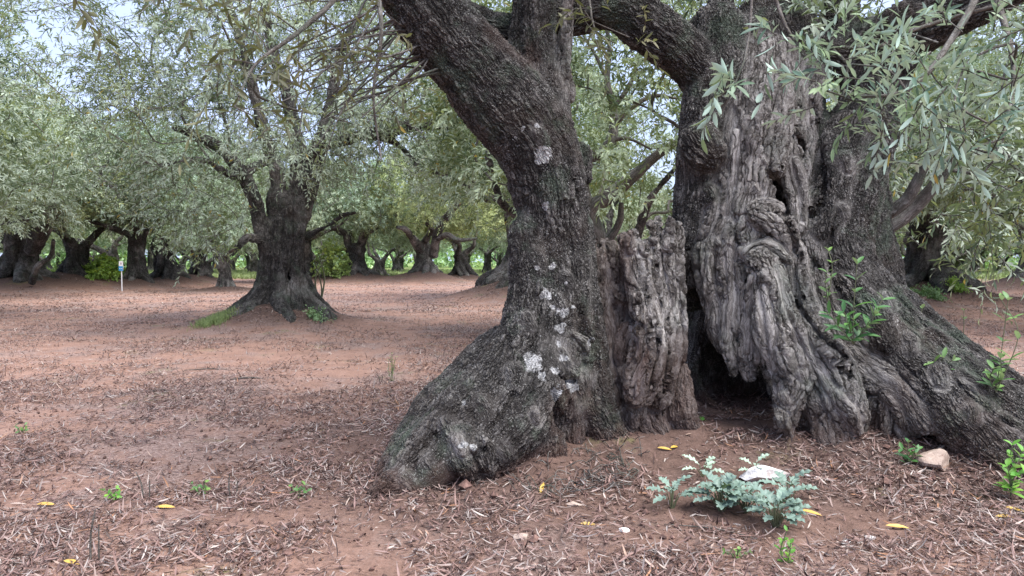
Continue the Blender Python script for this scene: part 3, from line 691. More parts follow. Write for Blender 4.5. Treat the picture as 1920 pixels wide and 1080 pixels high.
HR = [  # hollow main trunk
 # back shell
 S([(1440,90,6.25,90),(1440,300,6.35,100),(1420,500,6.35,110),(1400,700,6.35,120),(1400,860,6.35,120)], k=.1),
 S([(1345,470,6.35,46),(1335,620,6.4,60),(1330,860,6.4,70)], k=.1),
 S([(1560,300,6.2,80),(1560,500,6.3,110),(1600,700,6.3,120),(1640,860,6.3,120)], k=.1),
 # left bark column with its burl
 S([(1345,60,5.95,50),(1338,150,5.9,52),(1325,230,5.85,50),(1318,320,5.8,46),(1306,400,5.8,44),(1298,480,5.8,38),(1306,560,5.8,34),(1330,640,5.8,26)], k=.07),
 S([(1312,270,5.66,36),(1326,290,5.62,34)], k=.05), S([(1296,300,5.75,24),(1290,420,5.78,22)], k=.05),
 # rope strands
 S([(1375,230,5.75,30),(1360,330,5.65,27),(1345,420,5.6,28),(1328,470,5.58,24),(1332,530,5.56,22),(1350,600,5.52,20),(1356,650,5.52,10)], k=.018, dead=.7),
 S([(1392,400,5.55,22),(1372,440,5.5,22),(1362,500,5.48,22),(1372,570,5.44,24),(1370,640,5.4,22),(1366,700,5.38,14)], k=.018, dead=.8),
 # central plate of bare wood
 S([(1432,128,5.95,60),(1425,220,5.75,60),(1412,320,5.62,52),(1400,410,5.55,42)], k=.03, dead=.75),
 S([(1478,135,5.95,40),(1474,230,5.8,34),(1478,330,5.72,24),(1490,420,5.65,28)], k=.022, dead=.65),
 S([(1400,330,5.6,34),(1404,400,5.52,34),(1402,450,5.45,30),(1400,520,5.42,26),(1404,590,5.38,28),(1402,660,5.34,22),(1406,705,5.32,9)], k=.018, dead=.9),
 S([(1430,405,5.4,34),(1462,430,5.38,32),(1470,480,5.38,34)], k=.022, dead=.8),
 S([(1425,490,5.28,24),(1440,520,5.28,34),(1448,590,5.24,38),(1464,650,5.2,40),(1490,700,5.14,34),(1480,750,5.1,22),(1470,795,5.1,14),(1484,815,5.1,5)], k=.022, dead=.9),
 S([(1432,560,5.3,24),(1428,620,5.26,20),(1434,680,5.24,14),(1440,705,5.24,6)], k=.018, dead=.9),
 S([(1480,470,5.36,28),(1492,560,5.3,34),(1520,640,5.22,40),(1560,700,5.14,44),(1580,760,5.1,36),(1606,806,5.08,16),(1618,800,5.06,7)], k=.018, dead=.7),
 # right of the slot
 S([(1500,150,5.95,44),(1500,240,5.85,32),(1498,330,5.78,26),(1500,400,5.72,28),(1520,480,5.7,40),(1536,560,5.62,46),(1570,640,5.5,46),(1620,690,5.35,40),(1672,730,5.2,34),(1702,772,5.12,24),(1712,810,5.1,12)], k=.03, dead=.45),
 # right bark column running down into the long root
 S([(1650,90,6.05,52),(1632,200,5.98,58),(1600,300,5.9,64),(1566,400,5.85,70),(1560,480,5.8,74),(1604,570,5.7,76),(1680,650,5.5,72),(1760,715,5.3,74),(1850,780,5.1,80),(1950,850,4.95,80),(2070,900,4.85,70)], k=.08),
 S([(1590,250,5.8,38),(1560,340,5.72,40),(1540,430,5.68,42)], k=.06),
 S([(1580,540,5.55,38),(1640,620,5.4,46),(1720,700,5.2,52),(1790,770,4.98,58),(1850,830,4.8,54),(1900,880,4.65,44),(1960,930,4.55,36)], k=.06),
 S([(1680,560,5.75,26),(1740,620,5.6,32),(1820,680,5.4,32),(1900,740,5.3,36)], k=.06),
 S([(1640,690,5.25,26),(1690,730,5.15,30),(1740,790,5.0,26)], k=.03, dead=.5),
 # feet
 S([(1530,740,5.2,38),(1545,800,5.16,36),(1560,850,5.12,34)], k=.022, dead=.6),
 S([(1590,790,5.12,22),(1575,840,5.08,20)], k=.03, dead=.6),
 S([(1650,760,5.2,26),(1640,840,5.2,24)], k=.022, dead=.5), S([(1690,800,5.14,20),(1706,850,5.1,16)], k=.03, dead=.6),
 # head with its limbs
 S([(1350,120,6.05,60),(1410,75,6.1,46),(1480,80,6.1,44),(1560,110,6.1,40),(1630,90,6.1,50)], k=.08),
 S([(1340,170,5.95,46),(1290,110,5.85,46),(1215,50,5.8,48),(1150,15,5.8,40),(1060,30,5.82,34),(960,62,5.85,33),(880,40,5.9,30),(780,-30,6.0,26),(600,-160,6.1,20)], k=.06),
 S([(1360,110,6.0,34),(1352,40,6.05,24),(1350,-60,6.1,20),(1330,-240,6.2,15)], k=.05),
 S([(1640,150,6.0,56),(1690,70,5.8,56),(1770,30,5.6,44),(1850,0,5.4,40),(1960,-60,5.2,34),(2150,-180,5.0,26)], k=.07),
 S([(1560,100,6.1,34),(1580,-10,6.2,30),(1620,-200,6.3,24)], k=.06),
 # hollows
 S([(1296,500,5.3,12),(1300,560,5.35,20),(1312,640,5.4,34),(1345,720,5.5,44),(1400,760,5.6,48),(1420,770,5.9,50)], k=.03, sub=True),
 S([(1350,720,5.2,26),(1400,750,5.2,30),(1440,765,5.25,26)], k=.02, sub=True), S([(1310,560,5.7,26),(1330,660,5.9,46),(1400,740,6.05,60)], k=.05, sub=True),
 S([(1447,300,5.5,8),(1454,340,5.52,17),(1462,385,5.56,17),(1476,428,5.6,8)], k=.02, sub=True), S([(1456,345,5.8,14),(1464,400,5.85,14)], k=.03, sub=True),
 S([(1489,192,5.7,7),(1492,228,5.74,8)], k=.015, sub=True),
 S([(1382,405,5.42,5),(1386,455,5.42,8)], k=.015, sub=True), S([(1402,522,5.2,8),(1402,528,5.4,8)], k=.015, sub=True),
 S([(1494,540,5.38,8),(1500,590,5.36,9)], k=.02, sub=True), S([(1531,486,5.45,8),(1534,500,5.5,9)], k=.02, sub=True),
 S([(1438,640,5.04,6),(1440,662,5.04,7)], k=.015, sub=True), S([(1551,710,4.98,7),(1554,720,5.1,8)], k=.015, sub=True),
 S([(1506,770,4.9,9),(1512,800,5.1,18),(1514,850,5.3,24),(1514,850,5.7,24)], k=.02, sub=True), S([(1640,772,4.85,10),(1634,795,4.95,20),(1630,850,5.1,26),(1630,850,5.6,26)], k=.02, sub=True),
 S([(1672,815,4.9,10),(1674,850,5.1,16),(1674,860,5.5,18)], k=.02, sub=True),
 S([(1706,768,4.8,9),(1735,810,4.8,20),(1780,865,4.72,32),(1830,925,4.6,38),(1890,975,4.5,40)], k=.02, sub=True), S([(1735,815,5.0,16),(1790,880,4.95,30)], k=.02, sub=True),
 S([(1400,250,5.46,3),(1378,310,5.4,5),(1366,350,5.4,4)], k=.015, sub=True), S([(1430,150,5.7,5),(1415,210,5.56,6),(1405,250,5.5,3)], k=.02, sub=True),
 S([(1540,240,5.75,9),(1530,320,5.7,10),(1526,420,5.66,6)], k=.03, sub=True),
]
HR += [S([(1341,400,5.35,4),(1338,480,5.35,6),(1346,560,5.3,6),(1352,600,5.3,4)], k=.015, sub=True), S([(1382,560,5.2,4),(1386,640,5.18,6),(1386,690,5.16,5)], k=.012, sub=True),
 S([(1420,575,5.12,4),(1418,640,5.1,6),(1420,690,5.1,5)], k=.012, sub=True), S([(1510,430,5.4,5),(1500,480,5.35,6),(1478,440,5.3,3)], k=.015, sub=True),
 S([(1520,610,5.15,3),(1550,660,5.05,5),(1600,715,4.98,5)], k=.012, sub=True), S([(1600,640,5.2,4),(1660,720,5.0,6),(1700,770,4.95,5)], k=.015, sub=True), S([(1500,560,5.2,4),(1470,600,5.1,3),(1500,650,5.05,4)], k=.012, sub=True),
 S([(1640,470,5.6,5),(1690,560,5.4,7),(1740,620,5.3,6)], k=.02, sub=True), S([(1700,690,5.05,10),(1712,702,5.02,10)], k=.02, sub=True),
 S([(1742,640,5.25,24),(1762,655,5.2,20)], k=.05), S([(1800,720,5.0,26),(1830,730,4.95,20)], k=.05), S([(1650,600,5.3,22),(1660,640,5.2,24)], k=.05), S([(1880,800,4.75,26),(1886,806,4.75,26)], k=.05), S([(1330,360,5.6,14),(1336,372,5.58,16)], k=.04),
]
base = list(HR); add = []
G = lambda pts, **k: add.extend(carve(base, pts, **k))
# dark clefts
G([(1485,188,5),(1488,205,8),(1492,236,6)], reach=.12); G([(1449,306,4),(1450,330,13),(1460,370,16),(1472,404,9)], depth=.2, reach=.14, k=.01)
G([(1438,159,3),(1402,249,6),(1388,292,3)]); G([(1388,216,3),(1377,262,5),(1366,320,4)]); G([(1416,150,2),(1402,190,4),(1390,215,3)])
G([(1355,296,5),(1350,322,8),(1337,337,6)]); G([(1348,340,6),(1348,380,7),(1326,437,7),(1290,470,5)]); G([(1377,406,5),(1378,430,7),(1380,452,5)], reach=.06)
G([(1525,190,6),(1532,234,8),(1546,321,9),(1540,378,8),(1522,420,6)], reach=.07); G([(1494,252,6),(1505,280,10),(1502,306,7)], reach=.06); G([(1518,392,5),(1520,404,6)], reach=.04)
G([(1388,404,3),(1445,398,4),(1474,422,6),(1492,470,8),(1494,553,9),(1518,604,8),(1557,650,6),(1590,682,5)], reach=.03)
G([(1310,470,5),(1316,537,7),(1321,575,8),(1328,640,7)]); G([(1350,483,4),(1342,517,6),(1357,540,6),(1350,567,5),(1348,633,6)]); G([(1387,452,5),(1386,475,8),(1390,496,5)], reach=.08)
G([(1402,514,8),(1406,526,9)], reach=.14, depth=.1); G([(1398,492,4),(1412,504,5),(1428,508,4)]); G([(1392,545,3),(1383,633,6),(1387,690,5)]); G([(1417,541,3),(1421,650,6),(1429,690,5)]); G([(1358,612,4),(1370,620,5)])
G([(1441,622,4),(1443,645,7),(1440,664,4)], reach=.06, depth=.1); G([(1525,488,6),(1527,500,7)], reach=.1, depth=.1); G([(1497,558,6),(1498,575,8)], reach=.1, depth=.1); G([(1551,708,5),(1555,722,7)], reach=.06, depth=.1)
G([(1650,655,5),(1696,715,7),(1743,758,6)]); G([(1576,696,4),(1641,752,6),(1700,796,5)]); G([(1460,520,2),(1490,620,4),(1540,700,4)]); G([(1440,540,2),(1462,620,3),(1500,690,3)]); G([(1600,560,4),(1640,640,5),(1660,680,4)]); G([(1560,430,3),(1556,500,5),(1580,560,4)])
G([(1640,470,4),(1700,570,6),(1780,650,5)]); G([(1780,700,4),(1840,760,6),(1900,800,5)]); G([(1460,140,3),(1452,200,4),(1446,260,3)])
G([(1511,762,6),(1512,790,11),(1512,822,12)], reach=.2, depth=0); G([(1640,762,7),(1638,785,14),(1636,815,16)], reach=.2, depth=0); G([(1530,775,4),(1545,800,5)], reach=.05)
# raised folds, lips and knobs
G([(1400,474,8),(1422,463,12),(1450,464,13),(1480,488,8)], sub=False, depth=.1, k=.02); G([(1490,300,7),(1500,350,9),(1506,410,7)], sub=False, depth=.4, k=.02); G([(1384,250,6),(1372,330,8),(1366,400,6)], sub=False, depth=.5, k=.02)
G([(1412,520,6),(1404,590,8),(1400,660,7)], sub=False, depth=.5, k=.015); G([(1432,540,7),(1446,620,8),(1452,690,7)], sub=False, depth=.5, k=.015); G([(1455,500,7),(1480,590,9),(1520,670,9),(1560,730,8)], sub=False, depth=.5, k=.02)
G([(1332,480,7),(1330,560,8),(1340,640,6)], sub=False, depth=.5, k=.015); G([(1366,470,6),(1368,560,7),(1362,640,6)], sub=False, depth=.5, k=.015)
G([(1567,736,10),(1590,770,14),(1606,806,8)], sub=False, depth=.4, k=.02, dead=.5); G([(1660,740,10),(1690,775,12),(1704,812,8)], sub=False, depth=.4, k=.02, dead=.5); G([(1450,720,9),(1462,770,9),(1480,816,6)], sub=False, depth=.4, k=.02)
for a in [(1415,350,7),(1432,300,6),(1470,530,9),(1540,600,10),(1620,620,14),(1700,640,16),(1760,700,18),(1580,300,14),(1575,390,12),(1660,560,14),(1820,770,16),(1470,740,10),(1500,700,10),(1392,470,8),(1345,450,7)]:
    G([(a[0], a[1], a[2]), (a[0] + 6, a[1] + a[2] * 1.2, a[2] * .8)], sub=False, depth=.5, k=.03, dead=.3)
HR += add
base = list(HL); add = []
G([(1082,578,8),(1090,592,13),(1098,606,8)], reach=.12, depth=.1, k=.02); G([(1070,620,4),(1078,645,4),(1086,664,5),(1104,668,4)], k=.01)
G([(1046,700,4),(1056,716,6),(1080,712,5)], k=.01, reach=.04); G([(1034,735,10),(1040,770,16),(1046,800,16)], reach=.12, depth=.1, k=.02); G([(1116,600,4),(1120,680,6),(1128,760,5)], k=.02); G([(1158,668,8),(1162,712,9),(1168,752,7)], reach=.15, depth=0)
G([(900,700,5),(850,780,8),(800,840,7),(770,880,5)], k=.05); G([(980,720,4),(930,790,7),(900,850,6)], k=.05); G([(1010,560,4),(1000,640,5),(960,700,5)], k=.05); G([(1075,340,5),(1070,440,6),(1078,540,5)], k=.05)
G([(860,826,13),(866,846,11)], sub=False, depth=.3, k=.02); G([(884,838,10),(888,852,8)], sub=False, depth=.3, k=.02); G([(1000,776,9),(1003,788,7)], sub=False, depth=.2, k=.02)
for a in [(840,800,16),(905,760,18),(960,700,20),(800,870,14),(1000,480,12),(1060,520,12),(985,600,14),(1040,560,12),(1010,250,14),(940,840,14),(760,900,12)]:
    G([(a[0], a[1], a[2]), (a[0] + 8, a[1] + a[2], a[2] * .8)], sub=False, depth=.55, k=.06, dead=0)
G([(1072,624,5),(1090,640,9),(1102,660,4)], sub=False, depth=.2, k=.01, dead=.5); G([(1050,660,10),(1062,690,12),(1080,704,7)], sub=False, depth=.5, k=.02, dead=.3)
HL += add
base = list(HS) + list(HJ); add = []
G([(1236,480,6),(1240,510,9),(1244,542,6)], reach=.1, depth=.1, k=.01); G([(1266,465,3),(1268,500,4),(1268,525,3)], reach=.05, k=.01); G([(1245,572,3),(1247,600,5),(1244,616,3)], reach=.05, k=.01)
G([(1179,592,4),(1200,606,6),(1212,633,6),(1202,668,5),(1186,700,4)], k=.01, reach=.02); G([(1226,600,3),(1230,660,5),(1222,720,4)], k=.01, reach=.03); G([(1206,460,2),(1208,520,4),(1214,570,3)], k=.01)
G([(1250,620,3),(1250,680,4),(1242,730,4)], k=.01, reach=.02); G([(1194,640,3),(1186,690,4),(1178,740,4)], k=.01); G([(1155,480,4),(1155,522,6),(1165,560,4)], reach=.06); G([(1165,762,5),(1200,770,8),(1240,768,7)], reach=.1, k=.01); G([(1179,567,2),(1200,567,3),(1212,566,2)], k=.008)
HS += add
LICH = [(1000,680,4.9,.06),(988,668,4.9,.035),(1014,704,4.85,.035),(1052,585,5.1,.05),(1046,612,5.1,.05),(1046,640,5.1,.045),(1050,665,5.05,.05),(1038,690,5.0,.05),(1020,550,5.05,.028),(1020,290,5.05,.045),(1012,300,5.0,.03),(1024,385,5.05,.03),(1030,605,5.1,.02),(1036,730,4.95,.06),
        (1070,720,5.0,.05),(1005,770,4.8,.03),(868,832,4.4,.02),(886,842,4.4,.018),(870,760,4.65,.018),(1036,500,5.05,.02),(1108,640,5.05,.03)]
RK = np.random.default_rng(17)
for _ in range(34):
    y_ = RK.uniform(230, 860); c_ = np.interp(y_, [230, 400, 560, 700, 860], [980, 1035, 1045, 1000, 880]); LICH.append((c_ + RK.normal() * 42, y_, 5.0, RK.uniform(.010, .024)))
HERO = dict(leaning_stem=(HL, .0135, .045, .024, .016), rotten_bridge=(HJ, .014, .035, .04, .035), dead_stump=(HS, .010, .014, .010, .014), hollow_trunk=(HR, .0135, .04, .024, .014))
cx, cyy = 1.6, 5.7
hero = empty('ancient_olive_tree', (cx, cyy, gz(cx, cyy)), 'ancient split olive, one leaning stem, silvery dead stump and hollow gnarled trunk', 'tree')
hero_limbs = []
def put(o, par):
    o.parent = par; o.matrix_parent_inverse = Matrix.Translation(par.location).inverted(); return o
for nm, (st, res, k0, lump, flute) in HERO.items():
    V, Q = sdf_mesh(st, res, k0, zmin=-.15)
    V, Q = subdivide(V, Q)
    fl, dead, seam = flow_of(V, st)
    V2 = gnarl(V, Q, fl, dead, seam, lump, flute)
    lich = np.zeros(len(V))
    if nm == 'leaning_stem':
        for a in LICH:
            p = pt(a[0], a[1], a[2]); d = np.hypot(V[:, 0] - p[0], V[:, 2] - p[2]) + .25 * np.abs(V[:, 1] - p[1]); lich = np.maximum(lich, (1 - sstep(a[3] * 1.0, a[3] * 1.7, d + .02 * perlin(V * 22))) * (V[:, 1] < 5.4))
    brown = sstep(.75, .15, V[:, 2] + .3 * perlin(V * 3)) * (.25 + .6 * dead)
    if nm == 'dead_stump': brown = np.maximum(np.maximum(brown, .85 * sstep(pt(1200, 0, 5.2)[0], pt(1178, 0, 5.2)[0], V[:, 0])), .8 * sstep(1.15, .75, V[:, 2] + .2 * perlin(V * 4)))
    if nm == 'rotten_bridge': brown = np.maximum(brown, .6)
    if nm == 'leaning_stem':
        pc = pt(1062, 765, 5.0); brown = np.maximum(brown, sstep(.3, .16, np.linalg.norm((V - pc) * np.array([1, .6, 1]), axis=1)))
        brown = np.maximum(brown * .5, .35 * sstep(.0, .5, perlin(V * 2.2 + 3)) * sstep(1.9, 2.6, V[:, 2]))
    zg = V[:, 2] - ground_z(V[:, 0], V[:, 1]); brown = np.maximum(brown, .85 * sstep(.26, .04, zg + .10 * perlin(V * 5) + .05 * perlin(V * 14)))
    tint = np.stack([np.clip(dead + .25 * perlin(V * 5) * (dead > .05) * (dead < .95), 0, 1), lich, np.clip(brown, 0, 1), seam], 1)
    me = make_mesh(nm, V2, Q, attrs={'flow': fl, 'tint': tint}, mats=[M_hero])
    o = link(nm, me); put(o, hero)
    lab = {'dead_stump': 'silvery weathered dead wood with a jagged top', 'leaning_stem': 'dark living stem with white lichen patches leaning to the upper left', 'hollow_trunk': 'massive hollow trunk of bare grey wood and dark bark'}.get(nm)
    if lab: o['label'] = lab
    add_bank(V2); print(nm, len(V))

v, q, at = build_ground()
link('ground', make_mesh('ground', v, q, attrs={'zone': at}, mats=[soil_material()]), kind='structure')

# hero: boughs above the frame and the leafy growth they carry
def clumps_box(lo, hi, n, R, mind=.0):
    return R.uniform(lo, hi, (n, 3))
R1 = np.random.default_rng(11)
seeds = [spline([[*pt(690,-150,5.2), .2], [*pt(520,-420,5.0), .15], [*pt(250,-700,4.8), .1]], .3),
         spline([[*pt(1040,-330,5.5), .08], [*pt(1000,-700,5.6), .05]], .3),
         spline([[*pt(600,-160,6.1), .08], [*pt(380,-260,6.3), .06], [*pt(150,-420,6.6), .04]], .3),
         spline([[*pt(1330,-240,6.2), .06], [*pt(1300,-600,6.2), .04]], .3), spline([[*pt(1620,-200,6.3), .1], [*pt(1700,-600,6.2), .06]], .3),
         spline([[*pt(2150,-180,5.0), .1], [*pt(2400,-420,4.6), .06]], .3)]
over = np.vstack([clumps_box([-3.6, 3.0, 4.3], [1.5, 8.0, 7.0], 40, R1), clumps_box([1.2, 4.6, 4.4], [6.5, 8.5, 7.2], 34, R1)])
chains = grow(seeds, over, R1, step=.35, jit=.05, tip=.006, rmax=.09)
chains = [smooth_chain(c, .2) for c in chains] + [smooth_chain(s, .2) for s in seeds]
nb = len(chains) - len(seeds); own = list(range(len(seeds))); pieces = list(chains[nb:])
for c in chains[:nb]:
    j = int(np.argmin([np.linalg.norm(p_[:, :3] - c[0, :3], axis=1).min() for p_ in pieces])); own.append(own[j]); pieces.append(c)
for side in range(len(seeds)):
    v, q, f = tubes([c for c, w_ in zip(pieces, own) if w_ == side], 7, .12)
    put(link('upper_boughs', make_mesh('upper_boughs', v, q, attrs={'flow': f}, mats=[M_branch])), hero)
v, q, lc, st, _ = foliage(over, .5, 20, 14, .15, .03, R1, droop=.6, slen=(.35, .6), stems=False)
put(link('crown', make_mesh('crown', v, q, smooth=False, attrs={'lc': lc[:, :3]}, mats=[M_leaf])), hero)

def spray(name, main, targets, per, L, W, mat, R, rich=True, nsh=5, slen=(.25, .5), crad=.22, up=.1, droop=.5, tipr=.004, label=None, sides=5, rmax=.03, wide=.9):
    """a leafy branch of the old tree: twigs as one part, its leaves as a sub-part"""
    targets = np.array(targets)
    ch = grow([spline(m, .15) for m in main], targets, R, step=.18, jit=.02, tip=tipr, rmax=rmax)
    ch = [smooth_chain(c, .08) for c in ch] + [smooth_chain(spline(m, .15), .1) for m in main]
    v, q, lc, st, _ = foliage(targets, crad, nsh, per, L, W, R, droop=droop, slen=slen, rich=rich, stem_r=tipr * .5, up=up, wide=wide)
    tv, tq, tf = tubes(ch + st, sides)
    o = link(name, make_mesh(name, tv, tq, attrs={'flow': tf}, mats=[M_branch]), label=label); put(o, hero)
    l = link('leaves', make_mesh('leaves', v, q, smooth=True, attrs={'lc': lc[:, :3]}, mats=[mat])); l.parent = o
    return o
def rows(pts): return [[*pt(a, b, c), d] for a, b, c, d in pts]
# leafy spray hanging close to the lens at the upper right
R2 = np.random.default_rng(21)
tg = [pt(x, y, Y) for x, y, Y in [(1535,165,2.9),(1590,120,3.0),(1620,190,2.9),(1665,130,2.8),(1700,170,2.7),(1690,230,2.9),(1740,240,2.8),(1790,190,2.6),(1810,120,2.7),(1850,230,2.5),(1780,290,2.8),(1830,280,2.7),(1710,280,3.0),(1660,220,3.1),(1880,290,2.6),(1890,150,2.6),(1760,80,3.0),(1900,80,2.7),(1580,180,3.0),(1640,90,3.1),(1700,60,3.2),(1560,90,3.1)]]
spray('hanging_branch', [rows([(1900,-320,3.6,.03), (1850,-60,3.3,.02), (1780,80,3.0,.014), (1700,170,2.9,.009), (1600,180,2.9,.006)]), rows([(1850,-60,3.3,.018), (1900,120,2.9,.01), (1880,260,2.7,.006)])],
      tg, 11, .083, .0155, M_leaf_near, R2, nsh=5, slen=(.14, .27), crad=.2, droop=.12, up=.45, wide=.7, label='leafy grey green branch hanging down in front of the right limb')
tg = [pt(x, y, Y) for x, y, Y in [(1360,150,3.1),(1385,175,3.1),(1350,205,3.15),(1480,60,3.1),(1500,95,3.1)]]
spray('hanging_twig', [rows([(1400,-260,3.4,.012), (1455,0,3.2,.009), (1510,110,3.05,.006)]), rows([(1420,-200,3.4,.01), (1405,60,3.2,.006), (1385,140,3.1,.004), (1350,220,3.1,.003)])],
      tg, 8, .11, .024, M_leaf_near, R2, nsh=2, slen=(.12, .22), crad=.08, tipr=.003)
# foliage of the low limb behind the hollow trunk, lower right
lowl = [rows([(1575,480,6.3,.12), (1588,455,6.25,.09), (1620,425,6.2,.072), (1665,400,6.1,.062), (1700,375,6.0,.056), (1722,335,5.9,.045), (1745,290,5.8,.03)]),
        rows([(1630,444,6.25,.06), (1690,412,6.2,.06), (1735,368,6.1,.055), (1775,318,6.0,.045), (1800,280,5.9,.035)])]
tg = [pt(x, y, Y) for x, y, Y in [(1640,300,7.6),(1660,350,7.8),(1700,280,7.4),(1800,370,7.2),(1840,330,6.0),(1870,400,6.2),(1850,440,7.5),(1900,360,5.8),(1900,430,6.0),(1820,240,6.2),(1870,280,6.0),(1730,250,6.6),(1930,300,5.8),(1940,400,6.0),(1790,420,7.6),(1950,470,6.3)]]
v_ = spray('low_limb', lowl, tg, 12, .15, .028, M_leaf, R2, rich=False, nsh=12, slen=(.3, .55), crad=.45, droop=.7, tipr=.006, sides=8, rmax=.05, label='bent smooth brown limb leaving the back of the hollow trunk')
# leaves round the head of the hollow trunk and the top centre
tg = [pt(x, y, Y) for x, y, Y in [(1380,20,6.2),(1440,30,6.0),(1490,40,5.9),(1540,30,6.0),(1420,-40,6.1),(1520,-20,6.1),(1600,60,6.3),(1600,20,5.8),(1260,20,6.8),(1290,60,7.0),(1290,-10,6.6)]]
spray('head_shoots', [rows([(1420,60,6.1,.03), (1440,0,6.1,.02), (1460,-120,6.1,.014)]), rows([(1420,60,6.1,.03), (1500,50,6.1,.025), (1540,-40,6.1,.02)])], tg, 12, .15, .03, M_leaf, R2, rich=False, nsh=9, slen=(.25, .5), crad=.32, droop=.4)
# olive brown leaves and bare hanging twigs at the upper left, close to the lens
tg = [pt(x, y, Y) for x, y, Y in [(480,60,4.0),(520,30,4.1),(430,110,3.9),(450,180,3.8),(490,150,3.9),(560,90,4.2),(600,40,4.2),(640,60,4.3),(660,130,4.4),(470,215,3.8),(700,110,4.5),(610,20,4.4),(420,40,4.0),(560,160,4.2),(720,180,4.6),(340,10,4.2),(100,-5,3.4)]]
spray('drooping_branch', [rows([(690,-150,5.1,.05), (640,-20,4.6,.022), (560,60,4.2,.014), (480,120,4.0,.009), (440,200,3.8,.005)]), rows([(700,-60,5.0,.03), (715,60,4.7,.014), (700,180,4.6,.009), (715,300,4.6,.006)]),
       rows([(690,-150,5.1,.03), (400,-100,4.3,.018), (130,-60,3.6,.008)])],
      tg, 9, .10, .019, M_leaf_backlit, R2, nsh=3, slen=(.2, .4), crad=.2, droop=.6, tipr=.004, label='drooping twigs with brownish olive leaves beside the leaning stem')
spray('top_shoot', [rows([(1040,-330,5.5,.03), (1090,-100,4.9,.014), (1110,40,4.7,.007)])], [pt(*a) for a in [(1120,60,4.6),(1150,80,4.7),(1095,20,4.6),(1180,70,4.8)]], 9, .10, .02, M_leaf_backlit, R2, nsh=3, slen=(.2, .35), crad=.15, droop=.5, tipr=.004)
# bare wiry twigs curving out of the leaning limb
tw = []
for k in range(34):
    a = R2.uniform(); x = 700 + a * 150; y = -30 + a * 160; Yt = 5.2; P = [(x, y, Yt, .008)]; hd = R2.uniform(2.3, 3.9); n = R2.integers(4, 7)
    for j in range(1, n):
        hd += R2.normal() * .35; x += math.cos(hd) * 55; y -= math.sin(hd) * 45 - 18; Yt += R2.normal() * .15 - .05; P.append((x, y, Yt, .008 * (1 - j / n) + .002))
    tw.append(spline(rows(P), .06))
v, q, f = tubes(tw, 4); put(link('bare_twigs', make_mesh('bare_twigs', v, q, attrs={'flow': f}, mats=[M_branch])), hero)

# ------------------------------------------------------------------ grove trees
def trunk_strands(R, rad, fork, limbs, n=8, twist=.6, flare=1.9, lean=(0, 0)):
    st = []; nl = len(limbs)
    for i in range(n):
        a = 2 * math.pi * i / n + R.uniform(-.2, .2); rr = R.uniform(.8, 1.2); P = []
        for z, k, w in ((-.7, flare * 1.35, .26), (-.15, flare * 1.0 * rr, .34), (.2, 1.15, .40), (.7, .72, .38), (fork * .7, .58, .36), (fork, .62, .34)):
            b = a + twist * z / fork; P.append([math.cos(b) * k * rad + lean[0] * max(z, 0), math.sin(b) * k * rad + lean[1] * max(z, 0), z, w * rad * R.uniform(.8, 1.15)])
        st.append(S(P, k=.07, px=False, dead=.5 if R.uniform() < .25 else 0, step=.2))
        if R.uniform() < .4:
            b = a + twist; z = fork * R.uniform(.5, 1); st.append(S([[math.cos(b) * rad * .9 + lean[0] * z, math.sin(b) * rad * .9 + lean[1] * z, z + q_, rad * .22] for q_ in (0, .06)], k=.1, px=False))
    st.append(S([[0, 0, -.7, rad * .9], [0, 0, .2, rad * .75], [lean[0] * fork, lean[1] * fork, fork, rad * .55]], k=.1, px=False, step=.2))
    for l in limbs: st.append(S(l, k=.14, px=False, step=.2))
    return st
def make_limbs(R, rad, fork, n, lean=(0, 0), spread=2.6, top=4.6):
    L = []; a0 = R.uniform(0, 6.28)
    for i in range(n):
        a = a0 + 2 * math.pi * i / n + R.uniform(-.4, .4); c, s = math.cos(a), math.sin(a); sp = spread * R.uniform(.7, 1.2); tp = top * R.uniform(.8, 1.1)
        bx, by = lean[0] * fork, lean[1] * fork; w = R.normal(size=(3, 2)) * .2
        L.append([[bx + c * rad * .2, by + s * rad * .2, fork * .75, rad * .45], [bx + c * rad * .7, by + s * rad * .7, fork + .25, rad * .38],
                  [bx + c * sp * .45 + w[0, 0], by + s * sp * .45 + w[0, 1], fork + .9 + R.uniform(-.2, .3), rad * .27], [bx + c * sp * .75 + w[1, 0], by + s * sp * .75 + w[1, 1], fork + (tp - fork) * .6, rad * .18],
                  [bx + c * sp + w[2, 0], by + s * sp + w[2, 1], tp, rad * .10]])
    return L
def crown_targets(R, n, rx, rz, cz, zmin=1.9, hole=.5, cxy=(0, 0)):
    out = []
    # lobes give the crown an uneven outline
    lob = unit(R.normal(size=(9, 3)))
    while len(out) < n:
        d = unit(R.normal(size=3)); amp = .78 + .3 * max(0, (lob @ d).max() - .6) / .4
        r = R.uniform(hole, 1) ** .6 * amp; p = np.array([d[0] * rx * r + cxy[0], d[1] * rx * r + cxy[1], cz + d[2] * rz * r])
        if p[2] < zmin + R.uniform(0, .5) * (1 if np.hypot(p[0], p[1]) > rx * .5 else 2.2): continue
        out.append(p)
    return np.array(out)
